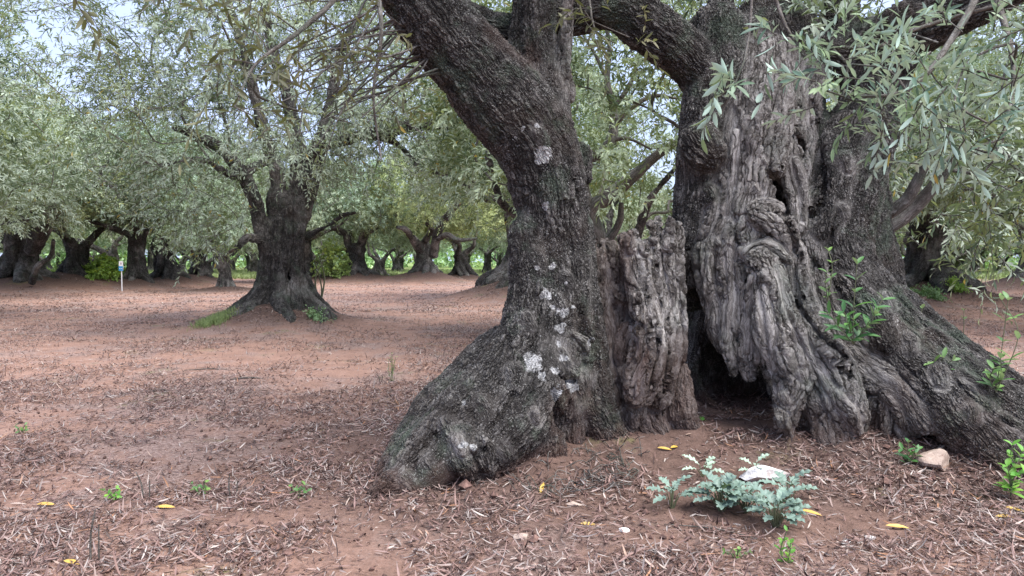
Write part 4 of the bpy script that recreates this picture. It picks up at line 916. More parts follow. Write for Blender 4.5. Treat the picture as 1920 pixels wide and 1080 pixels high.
def tree_meshes(tag_, st, seeds, targets, R, res, nsh, per, L, W, crad, stems, droop=.6, side=6, tip=.008, slen=(.3, .6), rmax=.12, leafmat=None, zoff=0, gn=(.045, .03, 6)):
    V, Q = sdf_mesh(st, res, .08); fl, dead, seam = flow_of(V, st); V = gnarl(V, Q, fl, dead, seam, *gn)
    tm = make_mesh(tag_ + '_trunk', V, Q, attrs={'flow': fl}, mats=[M_bark])
    ch = grow(seeds, targets, R, step=.45, jit=.07, tip=tip, rmax=rmax); ch = [smooth_chain(c, .25) for c in ch]
    v, q, lc, stm, _ = foliage(targets, crad, nsh, per, L, W, R, droop=droop, slen=slen, stems=stems, stem_r=.004, center=np.array([0, 0, 3.0]))
    tv, tq, tf = tubes(ch, side, .1)
    if stems and stm:
        sv, sq, sf = tubes(stm, 3); tq = np.vstack([tq, sq + len(tv)]); tv = np.vstack([tv, sv]); tf = np.vstack([tf, sf])
    bm_ = make_mesh(tag_ + '_branches', tv, tq, attrs={'flow': tf}, mats=[M_branch])
    cm = make_mesh(tag_ + '_crown', v, q, smooth=False, attrs={'lc': lc[:, :3]}, mats=[leafmat or M_leaf])
    return tm, bm_, cm
def limb_seed(l): return spline(np.array(l), .35)

VAR = []
for i, (rad, fork, n, lean, twist, ns) in enumerate([(.74, 1.9, 4, (.0, .0), .5, 9), (.58, 1.4, 3, (.12, .1), -.9, 7), (.48, 2.2, 3, (.05, -.05), .4, 7), (.58, 1.8, 3, (-.22, .1), 1.1, 8), (.45, 1.3, 4, (.1, .2), .8, 6)]):
    R = np.random.default_rng(100 + i); lm = make_limbs(R, rad, fork, n, lean)
    st = trunk_strands(R, rad, fork, lm, ns, twist, lean=lean)
    tg = crown_targets(R, 185, 5.0, 3.5, 5.2, zmin=2.9)
    VAR.append(tree_meshes('grove_%d' % i, st, [limb_seed(l) for l in lm], tg, R, .05, 24, 11, .22, .05, .85, False, tip=.012))
def place_tree(name, var, loc, rz, s, tint, label, group=None, sz=None):
    t = empty(name, loc, label, 'tree', group, rz, s)
    if sz: t.scale = (s, s, sz)
    for nm, me in zip(('trunk', 'branches', 'crown'), VAR[var]):
        o = link(nm, me, t)
        if nm == 'crown': o.color = (*tint, 1)
    return t
for i, (px, Y, var, s, rz, mh, mr, tint, lab) in enumerate(SPOTS):
    x = gx(px, Y); t = place_tree('olive_tree', var, (x, Y, gz(x, Y) - .12), rz, s, tint, lab, 'olive trees of the grove')
    ARCH = {40: [[(60,470,33,15), (88,415,32,14), (118,385,31,12), (150,358,30.5,9), (185,343,30,7), (214,350,30,5), (224,372,30,3)], [(150,358,30.5,6), (140,330,30,4), (165,300,30,3), (150,285,30,2)], [(185,343,30,4), (190,320,30,3), (205,300,30,2)], [(60,530,32,6), (70,500,31.5,5), (95,480,31.5,4), (100,450,31,3)]],
            797: [[(788,470,46,9), (772,445,45,7), (760,430,44,5), (744,426,43.5,3)], [(812,480,46,9), (822,435,45,8), (845,398,44,6), (868,372,43,5), (890,340,43,3)], [(820,450,45,5), (838,440,44,5), (860,450,43.5,4), (895,447,43,2)]],
            374: [[(385,470,42,7), (400,440,41,5), (398,420,40.5,3)], [(362,470,42,6), (352,445,41,4), (356,430,41,3)]], 1800: [[(1790,500,64,5), (1800,485,62,5), (1825,470,60,3), (1832,466,60,2)], [(1786,505,64,4), (1790,480,62,4), (1800,462,61,3)]],
            1650: [[(1640,470,21,8), (1630,430,20,6), (1640,400,20,4)]]}
    if px in ARCH:
        v, q, f = tubes([spline(rows([(a, b, c, d / FPX * c) for a, b, c, d in l]), .2) for l in ARCH[px]], 7, .2)
        o = link('arching_limb', make_mesh('arching_limb', v, q, attrs={'flow': f}, mats=[M_bark])); o.parent = t; bpy.context.view_layer.update(); o.matrix_parent_inverse = t.matrix_world.inverted()
    if px == 1130:      # bare grey limbs seen between the two stems
        LB = [rows([(1128,500,12.6,20), (1118,440,12.5,18), (1108,395,12.4,16), (1150,362,12.3,15), (1190,328,12.2,12), (1240,285,12.1,9), (1300,250,12,5)]),
              rows([(1108,420,12.5,15), (1092,345,12.3,13), (1100,298,12.2,12), (1130,288,12.1,12), (1148,255,12.1,10), (1150,205,12.1,7), (1138,150,12.1,6), (1143,90,12.1,4), (1130,20,12.1,3)]),
              rows([(1100,300,12.2,7), (1082,270,12.1,5), (1062,245,12.0,3), (1040,238,12,2)]), rows([(1148,240,12.1,7), (1180,205,12,5), (1225,180,12,4), (1270,185,12,2)]),
              rows([(1150,205,12.1,5), (1185,150,12,4), (1200,90,12,3), (1230,30,12,2)]), rows([(1138,150,12.1,4), (1115,100,12,3), (1090,60,12,2)]), rows([(1128,470,12.6,9), (1160,420,12.4,7), (1165,380,12.3,5)]), rows([(1150,262,12.1,5), (1180,260,12,3), (1220,280,12,2)])]
        for l in LB:
            for r_ in l: r_[3] *= 12 / FPX
        main = [spline(l, .12) for l in LB]; Rb = np.random.default_rng(8)
        tb = np.array([pt(Rb.uniform(1050, 1330), Rb.uniform(20, 330), Rb.uniform(11, 13)) for _ in range(60)])
        cb_ = [smooth_chain(c, .15) for c in grow(main, tb, Rb, step=.2, jit=.04, tip=.005, rmax=.02)]
        v, q, f = tubes(main + cb_, 8, .15); o = link('bare_limbs', make_mesh('bare_limbs', v, q, attrs={'flow': f}, mats=[M_branch]))
        o.parent = t; bpy.context.view_layer.update(); o.matrix_parent_inverse = t.matrix_world.inverted()
# the far rows that close the view
RF = np.random.default_rng(77); far = []
taken = [(gx(s[0], s[1]), s[1]) for s in SPOTS] + [(gx(*MID), MID[1]), (1.6, 5.7)]
for row, Y in enumerate([60, 70, 82, 96, 112]):
    xs = np.arange(-1.0 * Y, 1.0 * Y, 8.5 + row * .6)
    for x in xs:
        X = x + RF.uniform(-2, 2); YY = Y + RF.uniform(-3, 3)
        if min(math.hypot(X - a, YY - b) for a, b in taken) < 6.0: continue
        if abs(X - gx(1840, YY)) < 2.8 and YY < 62: continue
        taken.append((X, YY)); far.append((X, YY))
for X, YY in far:
    t = RF.uniform(.85, 1.12); tint = (t * RF.uniform(.92, 1.12), t * 1.03, t * RF.uniform(.78, 1.0))
    place_tree('far_olive_tree', int(RF.integers(0, 5)), (X, YY, gz(X, YY) - .25), RF.uniform(0, 6.28), RF.uniform(.9, 1.15), tint, 'grey green olive standing in the far rows that close off the grove', 'far rows of olive trees')
# trees that stand outside the picture on both sides and shade it
for (x, y, var, rz) in [(-16.6, 17, 0, 2.0), (13.5, 15, 1, 3.3), (-21, 27, 3, 1.0), (19.5, 24, 2, 0.5)]:
    side = 'left' if x < 0 else 'right'
    place_tree('olive_tree', var, (x, y, gz(x, y) - .1), rz, 1.0, (1, 1, 1), {(-16.6): 'olive whose crown reaches in at the upper left corner beside the sky gap', 13.5: 'near olive whose branches enter at the right edge behind the hanging leaves', -21: 'olive with its trunk hidden beyond the left edge, before the leftmost mound', 19.5: 'olive beyond the right edge behind the pale root slope'}[x], 'olive trees of the grove')

# the big tree in the middle distance, with its own limbs
def lr(pts, c):
    out = []
    for a, b, Y, r in pts:
        w = pt(a, b, Y); out.append([w[0] - c[0], w[1] - c[1], w[2] - c[2], r / FPX * Y])
    return out
mx, my = gx(*MID), MID[1]; mc = (mx, my, gz(mx, my))
base_z = mc[2]
LM = [lr(p, mc) for p in [
 [(502,520,16.1,14), (498,460,16.1,14), (486,410,16.1,15), (476,370,16.0,13), (450,320,15.8,12), (400,270,15.4,9), (330,240,15.0,6)],
 [(525,500,16.3,20), (528,440,16.3,18), (515,380,16.4,15), (522,330,16.4,13), (500,270,16.3,11), (480,190,16.2,9), (455,90,16.0,7), (430,0,16,5)],
 [(546,500,16.4,19), (553,430,16.4,20), (564,360,16.4,21), (560,300,16.4,18), (548,230,16.5,13), (535,160,16.6,11), (510,90,16.6,9), (500,0,16.7,7), (520,-100,16.8,5)],
 [(566,400,16.4,18), (585,320,16.3,18), (600,275,16.2,14), (660,258,16.0,11), (720,246,15.8,12), (780,236,15.6,10), (840,236,15.4,8), (900,250,15.2,5)],
 [(700,250,15.9,8), (745,270,15.8,6), (790,315,15.7,5), (830,325,15.6,4), (880,350,15.4,2.5)],
 [(590,300,16.6,15), (620,200,17,11), (640,100,17.4,9), (690,0,17.6,6)],
 [(487,450,15.9,9), (462,446,15.7,6), (448,462,15.6,5), (436,480,15.5,3)],
 [(575,445,16.2,6), (600,430,16.1,4), (625,418,16.0,3.5), (640,405,15.9,3.5), (665,398,15.8,2.5)],
 [(500,300,16.3,9), (440,330,15.6,7), (380,300,15,5), (300,310,14.6,3)],
]]
Rm = np.random.default_rng(55)
stM = []
for a, b, k, dd in [((494,590),(496,430),12,0), ((503,596),(508,430),15,.35), ((518,600),(524,420),17,.1), ((538,600),(546,400),16,0), ((552,590),(561,380),14,0), ((530,585),(540,430),18,0)]:
    p = [[*pt(a[0] + (a[0] - 530) * .45, a[1] + 26, 15.5), k * 1.1 / FPX * 15.5], [*pt(a[0] + (a[0] - 530) * .15, a[1] - 15, 15.75), k * 1.1 / FPX * 16], [*pt(a[0], a[1] - 60, 15.95), k * .85 / FPX * 16], [*pt(b[0], b[1] + 40, 16.0), k * .8 / FPX * 16], [*pt(b[0], b[1], 16.1), k * .8 / FPX * 16]]
    stM.append(S([[q_[0] - mc[0], q_[1] - mc[1], q_[2] - mc[2], q_[3]] for q_ in p], k=.06, px=False, dead=dd, step=.15))
for k in range(11):
    a = 2 * math.pi * k / 11 + .3 + Rm.uniform(-.2, .2); P = []
    for r_, w_, up_ in ((.40, .2, .5), (.58, .22, .15), (.9, .2, -.06), (1.25, .15, -.08), (1.7, .08, -.09)):
        aa = a + r_ * Rm.uniform(-.15, .15); xx, yy = math.cos(aa) * r_, math.sin(aa) * r_; P.append([xx, yy, gz(mc[0] + xx, mc[1] + yy) - mc[2] + up_, w_ * Rm.uniform(.8, 1.2)])
    stM.append(S(P, k=.06, px=False, step=.15))
for k in range(0):
    stM.append(S([[math.cos(a) * .28, math.sin(a) * .28, .9, .2], [math.cos(a) * .5, math.sin(a) * .5, .4, .18], [math.cos(a) * .72, math.sin(a) * .7, .05, .15], [math.cos(a + .2) * 1.0, math.sin(a + .2) * .95, -.35, .1]], k=.08, px=False, step=.15))
stM.append(S([[0, 0, -.6, .5], [0, 0, .6, .34], [.05, 0, 2.2, .3]], k=.1, px=False, step=.2))
stM += [S(l, k=.07, px=False, step=.15) for l in LM]
stM.append(S(lr([(541,480,15.95,6), (543,530,15.92,8), (536,575,15.85,8)], mc), k=.04, px=False, sub=True)); stM.append(S(lr([(507,380,16,6), (512,440,16,6)], mc), k=.04, px=False, sub=True))
tgM = crown_targets(Rm, 350, 5.6, 3.7, 5.2, zmin=2.3, hole=.25)
keepM = []
for t_ in tgM:                                              # thin, open crown towards the sky gap
    w = t_ + np.array(mc); X = 960 + w[0] / w[1] * FPX; Yp = 487 - (w[2] - EYE) / w[1] * FPX
    if 70 < X < 175 and 30 < Yp < 190 and Rm.uniform() < .9: continue
    if 440 < X < 590 and Yp > 330 and w[1] < my: continue
    if 580 < X < 940 and Yp > 250 and Rm.uniform() < .55: continue
    keepM.append(t_)
extra = [pt(x, y, Y) - np.array(mc) for x, y, Y in [(400,300,14.8),(380,360,14.6),(430,390,15),(350,400,14.8),(330,350,14.5),(410,440,15),(360,440,15),(300,390,14.7),(620,250,15.2),(650,230,15.2),(690,280,15.3),(640,320,15.5),(600,340,15.6),(440,250,15.4),(470,300,15.3),(700,330,15.6),(260,360,14.8),(560,330,15.3),(620,290,15.3)]]
tgM = np.vstack([keepM, extra])
tm, bm_, cm = tree_meshes('mid_olive', stM, [limb_seed(l) for l in LM], tgM, Rm, .032, 17, 12, .17, .032, .6, True, tip=.008, gn=(.035, .025, 7), droop=.7)
mid = empty('olive_tree', mc, 'large many limbed olive alone in the clearing, its root mound edged with grass', 'tree', 'olive trees of the grove')
link('trunk', tm, mid); link('branches', bm_, mid); link('crown', cm, mid)

# ------------------------------------------------------------------ fallen leaves, crumbs of soil
def litter_material():
    m, nt, out = newmat('dry_leaf'); T = NT(nt); s = T.sep(T.attr('lc'))
    c = T.ramp(s[0], [(0, (.04, .027, .024)), (.2, (.09, .055, .048)), (.4, (.18, .105, .09)), (.58, (.26, .165, .145)), (.74, (.30, .225, .20)), (.88, (.25, .22, .21)), (.96, (.46, .40, .36)), (.99, (.34, .17, .09))])
    c = T.mix(T.math('MULTIPLY', s[2], .3), c, (.08, .05, .04))
    b = T.n('ShaderNodeBsdfPrincipled'); T.put(b.inputs['Base Color'], c); b.inputs['Roughness'].default_value = .6; b.inputs['Specular IOR Level'].default_value = .35
    nt.links.new(b.outputs[0], out.inputs['Surface']); return m
M_lit = litter_material()
RL = np.random.default_rng(5)
def lit_density(x, y):
    P = np.stack([x, y, 0 * x], -1)
    d = .5 + 1.3 * perlin(P * np.array([.6, .6, 1]) + 2) * .8 + .8 * perlin(P * np.array([2.1, 2.1, 1]) + 7)
    for mx_, my_, h_, r_ in MOUNDS[:1]: d = d + .8 * np.exp(-(np.hypot(x - mx_, y - my_) / r_) ** 4)
    return np.clip(d, .07, 1)
def scatter(n, y0, y1, pw=1.0):
    y = y0 + (y1 - y0) * RL.uniform(size=n) ** pw; x = RL.uniform(-1, 1, n) * (.82 * y + .7); return x, y
def litter(n, y0, y1, L, W, rich, pw, name, mult=1.0):
    x, y = scatter(n, y0, y1, pw); k = RL.uniform(size=n) < lit_density(x, y) * mult
    ex = np.clip(x, .6, 2.4); onhero = np.hypot(x - ex, (y - 5.5)) ; k &= (onhero > .15)
    x, y = x[k], y[k]; N = len(x); z = ground_z(x, y) + relief(x, y) + RL.uniform(.004, .022, N)
    a = RL.uniform(0, 6.28, N); d = np.stack([np.cos(a), np.sin(a), RL.normal(size=N) * .16], 1); d = unit(d)
    nr = unit(np.stack([RL.normal(size=N) * .45, RL.normal(size=N) * .45, np.ones(N)], 1))
    LL = L * RL.uniform(.55, 1.2, N); WW = W * RL.uniform(.45, 1.3, N)
    v, q, _, m = leaves(np.stack([x, y, z], 1) - d * LL[:, None] * .5, d, nr, LL, WW, RL.normal(size=N) * .4, rich)
    lc = np.stack([RL.uniform(size=N), RL.uniform(size=N), RL.uniform(size=N)], 1).repeat(m, 0)
    return v, q, lc
parts_ = [litter(140000, 2.4, 8.5, .082, .0088, True, 1.0, 'a'), litter(140000, 8.5, 20, .10, .011, False, 1.0, 'b', 1.0), litter(140000, 20, 52, .13, .022, False, 1.2, 'c'), litter(90000, 2.4, 9, .03, .006, False, 1.0, 'd', 1.6)]
vv, qq, ll = [], [], []; off = 0
for v, q, lc in parts_:
    vv.append(v); qq.append(q + off); ll.append(lc); off += len(v)
link('leaf_litter', make_mesh('leaf_litter', np.vstack(vv), np.vstack(qq), smooth=True, attrs={'lc': np.vstack(ll)}, mats=[M_lit]), kind='stuff')
tag(bpy.data.objects['leaf_litter'], 'dry narrow olive leaves strewn over the red soil', 'leaf litter')
# crumbs
n = 16000; x, y = scatter(n, 2.4, 9); k = RL.uniform(size=n) < .25 + .75 * sstep(-.1, .5, perlin(np.stack([x, y, 0 * x], -1) * .9 + 8)); x, y = x[k], y[k]; n = len(x)
oc = np.array([[1, 0, 0], [-1, 0, 0], [0, 1, 0], [0, -1, 0], [0, 0, 1], [0, 0, -1.]]); tf_ = np.array([[0, 2, 4], [2, 1, 4], [1, 3, 4], [3, 0, 4], [2, 0, 5], [1, 2, 5], [3, 1, 5], [0, 3, 5]])
sz = RL.gamma(2.0, .0035, n) + .003; z = ground_z(x, y) + relief(x, y) + sz * .4
v = np.stack([x, y, z], 1)[:, None] + (oc[None] * RL.uniform(.6, 1.2, (n, 6, 1)) + RL.normal(size=(n, 6, 3)) * .15) * sz[:, None, None]
M_crumb, nt, out = newmat('soil_crumb'); T = NT(nt); b = T.n('ShaderNodeBsdfPrincipled'); T.put(b.inputs['Base Color'], T.ramp(T.noise(T.pos(), 23, 2), [(.35, (.06, .036, .03)), (.55, (.15, .085, .068)), (.7, (.28, .17, .14))])); b.inputs['Roughness'].default_value = .95; nt.links.new(b.outputs[0], out.inputs[0])
o = link('soil_crumbs', make_mesh('soil_crumbs', v.reshape(-1, 3), None, (np.arange(n)[:, None, None] * 6 + tf_[None]).reshape(-1, 3), smooth=False, mats=[M_crumb]), kind='stuff'); tag(o, 'small crumbs and clods of dark red soil', 'soil crumbs')

# ------------------------------------------------------------------ small plants
def on_ground(px, py):
    Y = 4.0
    for _ in range(30):
        p = pt(px, py, Y); g = gz(p[0], p[1]); Y += (p[2] - g) * 2.0 if p[2] > g else -(g - p[2]) * 2.0; Y = max(2, Y)
    p = pt(px, py, Y); return np.array([p[0], p[1], gz(p[0], p[1])])
RP = np.random.default_rng(91)
def sprout(name, base, stems, L, W, label, mat, cat='plant', group=None, pairs=7, R=RP, tuft=0, rich=True, sr=.003, t0=.15, tall=None):
    """small plant: stems as (dx,dy,dz) tip offsets, opposite leaves along them"""
    base = np.asarray(base, float); e = empty(name, base, label, cat, group)
    ch = []; P, D, Nn, LL, WW, lc = [], [], [], [], [], []
    for s_ in stems:
        s_ = np.array(s_, float); H = np.linalg.norm(s_); bend = R.normal(size=3) * .08 * H
        c = spline([[0, 0, -.02, sr * 1.3], [*(s_ * .5 + bend), sr], [*s_, sr * .5]], .03); ch.append(c)
        side = unit(np.cross(s_, R.normal(size=3))); s2 = unit(np.cross(s_, side))
        for j in range(pairs):
            t = t0 + (1 - t0) * j / max(1, pairs - 1); p = c[min(len(c) - 1, int(t * (len(c) - 1))), :3]
            for sg in (-1, 1):
                sd_ = (side if j % 2 else s2) * sg; d = unit(unit(s_) * (.45 + .5 * t) + sd_ * 1.0 + R.normal(size=3) * .15)
                P.append(p); D.append(d); Nn.append(unit(unit(s_) * 1.0 - sd_ * .3 + np.array([0, -.3, .3]))); LL.append(L * R.uniform(.7, 1.1) * (1 - .35 * t)); WW.append(W * R.uniform(.8, 1.1)); lc.append([R.uniform(), R.uniform(), t])
    tv, tq, tf = tubes(ch, 5); st = link('stem', make_mesh(name + '_stem', tv, tq, attrs={'flow': tf}, mats=[M_stem]), e)
    v, q, _, m = leaves(np.array(P), np.array(D), np.array(Nn), np.array(LL), np.array(WW), R.uniform(0, .35, len(P)), rich)
    link('leaves', make_mesh(name + '_leaves', v, q, attrs={'lc': np.array(lc).repeat(m, 0)}, mats=[mat]), e)
    return e
M_stem, nt, out = newmat('green_stem'); T = NT(nt); b = T.n('ShaderNodeBsdfPrincipled'); b.inputs['Base Color'].default_value = (.12, .13, .07, 1); b.inputs['Roughness'].default_value = .6; nt.links.new(b.outputs[0], out.inputs[0])
M_bright = leaf_material('bright_leaf', (.10, .30, .04), (.20, .44, .08), (.25, .45, .15), yellow=0, trans=.35)
M_dark = leaf_material('dark_glossy_leaf', (.03, .11, .035), (.07, .20, .06), (.18, .3, .16), yellow=0, trans=.2)
def onp(px, py, Y): return pt(px, py, Y)
sprout('olive_sucker', onp(1600, 640, 5.0), [(.0, -.03, .55), (-.12, -.1, .22), (.1, -.12, .25), (-.2, -.06, .2), (.17, -.06, .3)], .16, .034, 'bushy cluster of fresh olive suckers growing on the dark root below the hollow trunk', M_dark, 'sucker', pairs=6)
sprout('olive_sucker', onp(1552, 560, 5.35), [(.0, 0, .36), (-.02, -.02, .2)], .10, .026, 'single thin sucker on the bark just above the bushy sucker cluster', M_leaf_fresh, 'sucker', pairs=4)
sprout('olive_sucker', onp(1763, 690, 5.05), [(.0, -.03, .08), (.06, -.04, .06), (-.06, -.03, .05)], .13, .03, 'low pale green sucker halfway down the long right root', M_leaf_fresh, 'sucker', pairs=2)
sprout('olive_sucker', onp(1728, 610, 5.45), [(.0, 0, .13)], .10, .026, 'tiny two leaved sucker on the upper edge of the long right root', M_leaf_fresh, 'sucker', pairs=2)
sprout('olive_sucker', onp(1868, 730, 4.85), [(.02, 0, .62), (.05, -.02, .62), (.0, -.03, .22), (-.05, -.04, .15)], .13, .034, 'tall double stemmed sucker rising from the end of the long right root', M_leaf_fresh, 'sucker', pairs=5)
sprout('olive_sucker', onp(1895, 925, 4.3), [(.0, 0, .3), (.07, .02, .22), (.12, -.03, .3), (-.05, -.03, .18), (.03, -.08, .15)], .10, .034, 'bright green bushy shoot at the foot of the long root, lower right corner', M_bright, 'sucker', pairs=5)
sprout('weed', onp(1806, 640, 5.9), [(.0, 0, .26)], .07, .02, 'single slim seedling standing behind the long right root', M_leaf_fresh, pairs=2, t0=.8)
sprout('weed', on_ground(1702, 868), [(.0, 0, .14), (.05, -.02, .1), (-.05, -.02, .1), (.02, -.05, .08)], .11, .026, 'dark green seedling clump under the roots beside the pale buried stone', M_dark, pairs=3)
sprout('weed', on_ground(1312, 788), [(.0, 0, .04), (.015, -.01, .03)], .085, .06, 'round leaved green seedling at the mouth of the hollow', M_bright, pairs=1)
sprout('weed', on_ground(1106, 828), [(.0, 0, .05), (.01, -.01, .03)], .07, .035, 'bright two leaved seedling below the foot of the leaning stem', M_bright, pairs=1)
sprout('weed', on_ground(1092, 352) if False else on_ground(1474, 1056), [(.0, 0, .16), (.02, 0, .1)], .05, .022, 'pale yellow green feathery weed at the lower edge below the ragwort', M_bright, pairs=6)
sprout('weed', on_ground(1382, 1046), [(.06, 0, .03), (-.06, .0, .03), (.0, -.02, .05)], .035, .018, 'tiny flat weed between fallen leaves at the lower edge', M_leaf_fresh, pairs=4)
for px, py, lab, mt in [(41, 812, 'small pale weed far to the left in the leaf litter', M_leaf_fresh), (376, 925, 'small grey green weed left of the leaning stem, among dense dry leaves', M_leaf_fresh), (563, 930, 'small grey green weed nearest to the leaning root on its left side', M_leaf_fresh), (211, 938, 'thin yellowish weed left of the grey green ones', M_bright)]:
    sprout('weed', on_ground(px, py), [(.03, 0, .07), (-.05, .0, .06), (.0, -.04, .05), (.05, -.03, .04)], .055, .02, lab, mt, pairs=3)
sprout('weed', on_ground(735, 715), [(.0, 0, .34), (.05, 0, .3), (-.04, 0, .26), (-.02, .03, .3), (.03, .03, .2)], .04, .006, 'wispy yellow green stalks standing in bare soil left of the leaning stem', M_bright, pairs=9)
for px, py, h, lab in [(170, 1052, .26, 'dry dark dead stalk near the lower left corner'), (268, 935, .17, 'pair of dry dead stalks left of the small weeds'), (432, 930, .14, 'dry dead stalk between the two grey green weeds'), (710, 718, .12, 'short dry stalk beside the wispy yellow green stalks')]:
    b0 = on_ground(px, py); c = [spline([[0, 0, -.03, .006], [RP.normal() * .01, 0, h * .5, .005], [RP.normal() * .03, 0, h, .003]], .03), spline([[.04, 0, -.03, .005], [.045, 0, h * .7, .003]], .03)]
    v, q, f = tubes(c, 5, .2); o = link('dead_stalk', make_mesh('dead_stalk', v, q, attrs={'flow': f}, mats=[M_branch]), loc=b0); tag(o, lab, 'stalk')
# sapling in front of the far trees
sprout('olive_sapling', np.array([gx(598, 16.9), 16.9, gz(gx(598, 16.9), 16.9)]), [(.02, 0, 1.25), (.16, 0, 1.2), (-.1, 0, 1.15)], .14, .03, 'slender young sapling with sparse leaves right of the big many limbed tree', M_leaf, 'sapling', pairs=6, sr=.02, rich=False, t0=.72)

# silvery ragwort
def lobed(base, d, nr, L, W, R):
    s_ = unit(np.cross(nr, d)); nn = unit(np.cross(d, s_)); n = 25; V = []
    for i in range(n):
        t = i / (n - 1); env = math.sin(math.pi * min(1, .12 + t * .9)) ** .6 * (.35 + .65 * min(1, t * 1.8)); k = abs(math.sin(t * math.pi * 8.5)); w = W * .5 * env * (.5 + .5 * k) if t > .15 else W * .05
        if i == n - 1: w = W * .05
        fw = .10 * L * k * env; dz = -nn * (t * t * .3 * L)
        for sg in (-1, 0, 1):
            V.append(base + d * (L * t + (fw if sg else 0)) + s_ * sg * w * R.uniform(.85, 1.1) + dz + nn * (abs(sg) * w * (.25 + .3 * math.sin(t * 23 + sg))))
    q = [[r * 3 + k, r * 3 + k + 1, r * 3 + k + 4, r * 3 + k + 3] for r in range(n - 1) for k in (0, 1)]
    return np.array(V), np.array(q)
M_rag = leaf_material('silver_ragwort_leaf', (.038, .095, .07), (.085, .165, .125), (.15, .22, .185), yellow=0, trans=.12)
M_rag2 = leaf_material('green_ragwort_leaf', (.06, .17, .09), (.12, .26, .15), (.3, .4, .32), yellow=0, trans=.15)
def ragwort(px, py, n, L, spread, label, mat, h=.15):
    b0 = on_ground(px, py); e = empty('silver_ragwort', b0, label, 'plant', 'ragwort plants by the white stone'); ch = []; vs, qs, lc = [], [], []; off = 0
    for i in range(n):
        a = 2.4 * i + RP.uniform(-.3, .3); r = spread * math.sqrt((i + .5) / n); top = np.array([math.cos(a) * r * .5, math.sin(a) * r * .4, h * (1.1 - .6 * r / spread)])
        ch.append(spline([[0, 0, -.02, .004], [*(top * .6), .0035], [*top, .003]], .03))
        el = 1.0 - 1.0 * r / spread; d = unit(np.array([math.cos(a), math.sin(a), el * 1.1 + .2])); nr = unit(np.array([-math.cos(a) * el * .6, -math.sin(a) * el * .6 - .2, 1]))
        v, q = lobed(top, d, nr, L * RP.uniform(.65, 1.1), L * .5 * RP.uniform(.8, 1.2), RP); vs.append(v); qs.append(q + off); off += len(v); lc.append(np.tile([RP.uniform(), RP.uniform(), 0], (len(v), 1)))
    tv, tq, tf = tubes(ch, 5); link('stem', make_mesh('ragwort_stem', tv, tq, attrs={'flow': tf}, mats=[M_stem]), e)
    link('leaves', make_mesh('ragwort_leaves', np.vstack(vs), np.vstack(qs), attrs={'lc': np.vstack(lc)}, mats=[mat]), e)
ragwort(1352, 960, 30, .15, .14, 'silvery lobed ragwort in front of the big white stone, largest of the group', M_rag)
ragwort(1398, 960, 16, .14, .11, 'silvery ragwort rosette between the largest one and the right one, touching the stone', M_rag, .11)
ragwort(1455, 990, 24, .14, .13, 'silvery lobed ragwort at the right of the group, nearest to the lens', M_rag)
ragwort(1480, 945, 9, .15, .1, 'sparse silvery ragwort just right of the white stone', M_rag)
ragwort(1260, 955, 9, .14, .09, 'small grey green ragwort standing alone left of the group', M_rag)
ragwort(1318, 895, 6, .12, .1, 'dark green ragwort with few leaves behind the silvery ones, left of the stone', M_rag2, .1)
ragwort(1415, 900, 5, .10, .07, 'dark green ragwort tuft growing against the white stone', M_rag2, .13)

# ------------------------------------------------------------------ stones
def stone(name, base, s_, label, mat, R, cat='stone', cuts=9, sub=3, group=None, sink=.3):
    import bmesh
    bm = bmesh.new(); bmesh.ops.create_icosphere(bm, subdivisions=sub, radius=1.0)
    V = np.array([v.co[:] for v in bm.verts]); bm.verts.index_update(); Tt = np.array([[v.index for v in f.verts] for f in bm.faces]); bm.free()
    for _ in range(cuts):
        n = unit(R.normal(size=3)); h = R.uniform(.5, .85); d = V @ n; V = V - np.maximum(d - h, 0)[:, None] * n
    V = V * (1 + .05 * fbm(V * 2.5 + R.uniform(0, 9), 3))[:, None]; V = V * np.array(s_)
    a = R.uniform(-.5, .5); c, s = math.cos(a), math.sin(a); V = V @ np.array([[c, s, 0], [-s, c, 0], [0, 0, 1]])
    o = link(name, make_mesh(name, V, None, Tt, smooth=False, mats=[mat]), loc=np.asarray(base) + np.array([0, 0, s_[2] * (1 - 2 * sink) * .9])); tag(o, label, cat, group); return o
def stone_mat(name, a, b_, dirt):
    m, nt, out = newmat(name); T = NT(nt); P = T.pos(); n1 = T.noise(P, 14, 6, .7); c = T.mix(T.rng(n1, .35, .65), a, b_)
    c = T.mix(T.rng(T.noise(P, 9, 4, .6), .55, .66, 0, .7), c, dirt)
    b = T.n('ShaderNodeBsdfPrincipled'); T.put(b.inputs['Base Color'], c); b.inputs['Roughness'].default_value = .8
    bp = T.n('ShaderNodeBump'); bp.inputs['Distance'].default_value = .008; bp.inputs['Strength'].default_value = .8; T.put(bp.inputs['Height'], T.noise(P, 30, 6, .75)); T.put(b.inputs['Normal'], bp.outputs[0])
    nt.links.new(b.outputs[0], out.inputs[0]); return m
M_lime = stone_mat('white_limestone', (.62, .60, .58), (.80, .79, .78), (.40, .30, .26)); M_tan = stone_mat('tan_stone', (.30, .22, .18), (.45, .36, .30), (.16, .09, .07))
RS = np.random.default_rng(31)
stone('stone', on_ground(1428, 902), (.21, .11, .075), 'big white limestone lump behind the silvery ragwort', M_lime, RS, cuts=16, sub=4, sink=.15)
stone('stone', on_ground(1515, 893), (.035, .02, .012), 'thin white chip, left one of the chips right of the big stone', M_lime, RS)
stone('stone', on_ground(1532, 898), (.032, .02, .012), 'oval white chip, middle one of the chips right of the big stone', M_lime, RS)
stone('stone', on_ground(1552, 900), (.025, .018, .01), 'small white chip, right end of the chips beside the big stone', M_lime, RS)
stone('stone', on_ground(1170, 996), (.035, .025, .014), 'flat bright white stone chip in the middle of the dry leaves, below the leaning root', M_lime, RS)
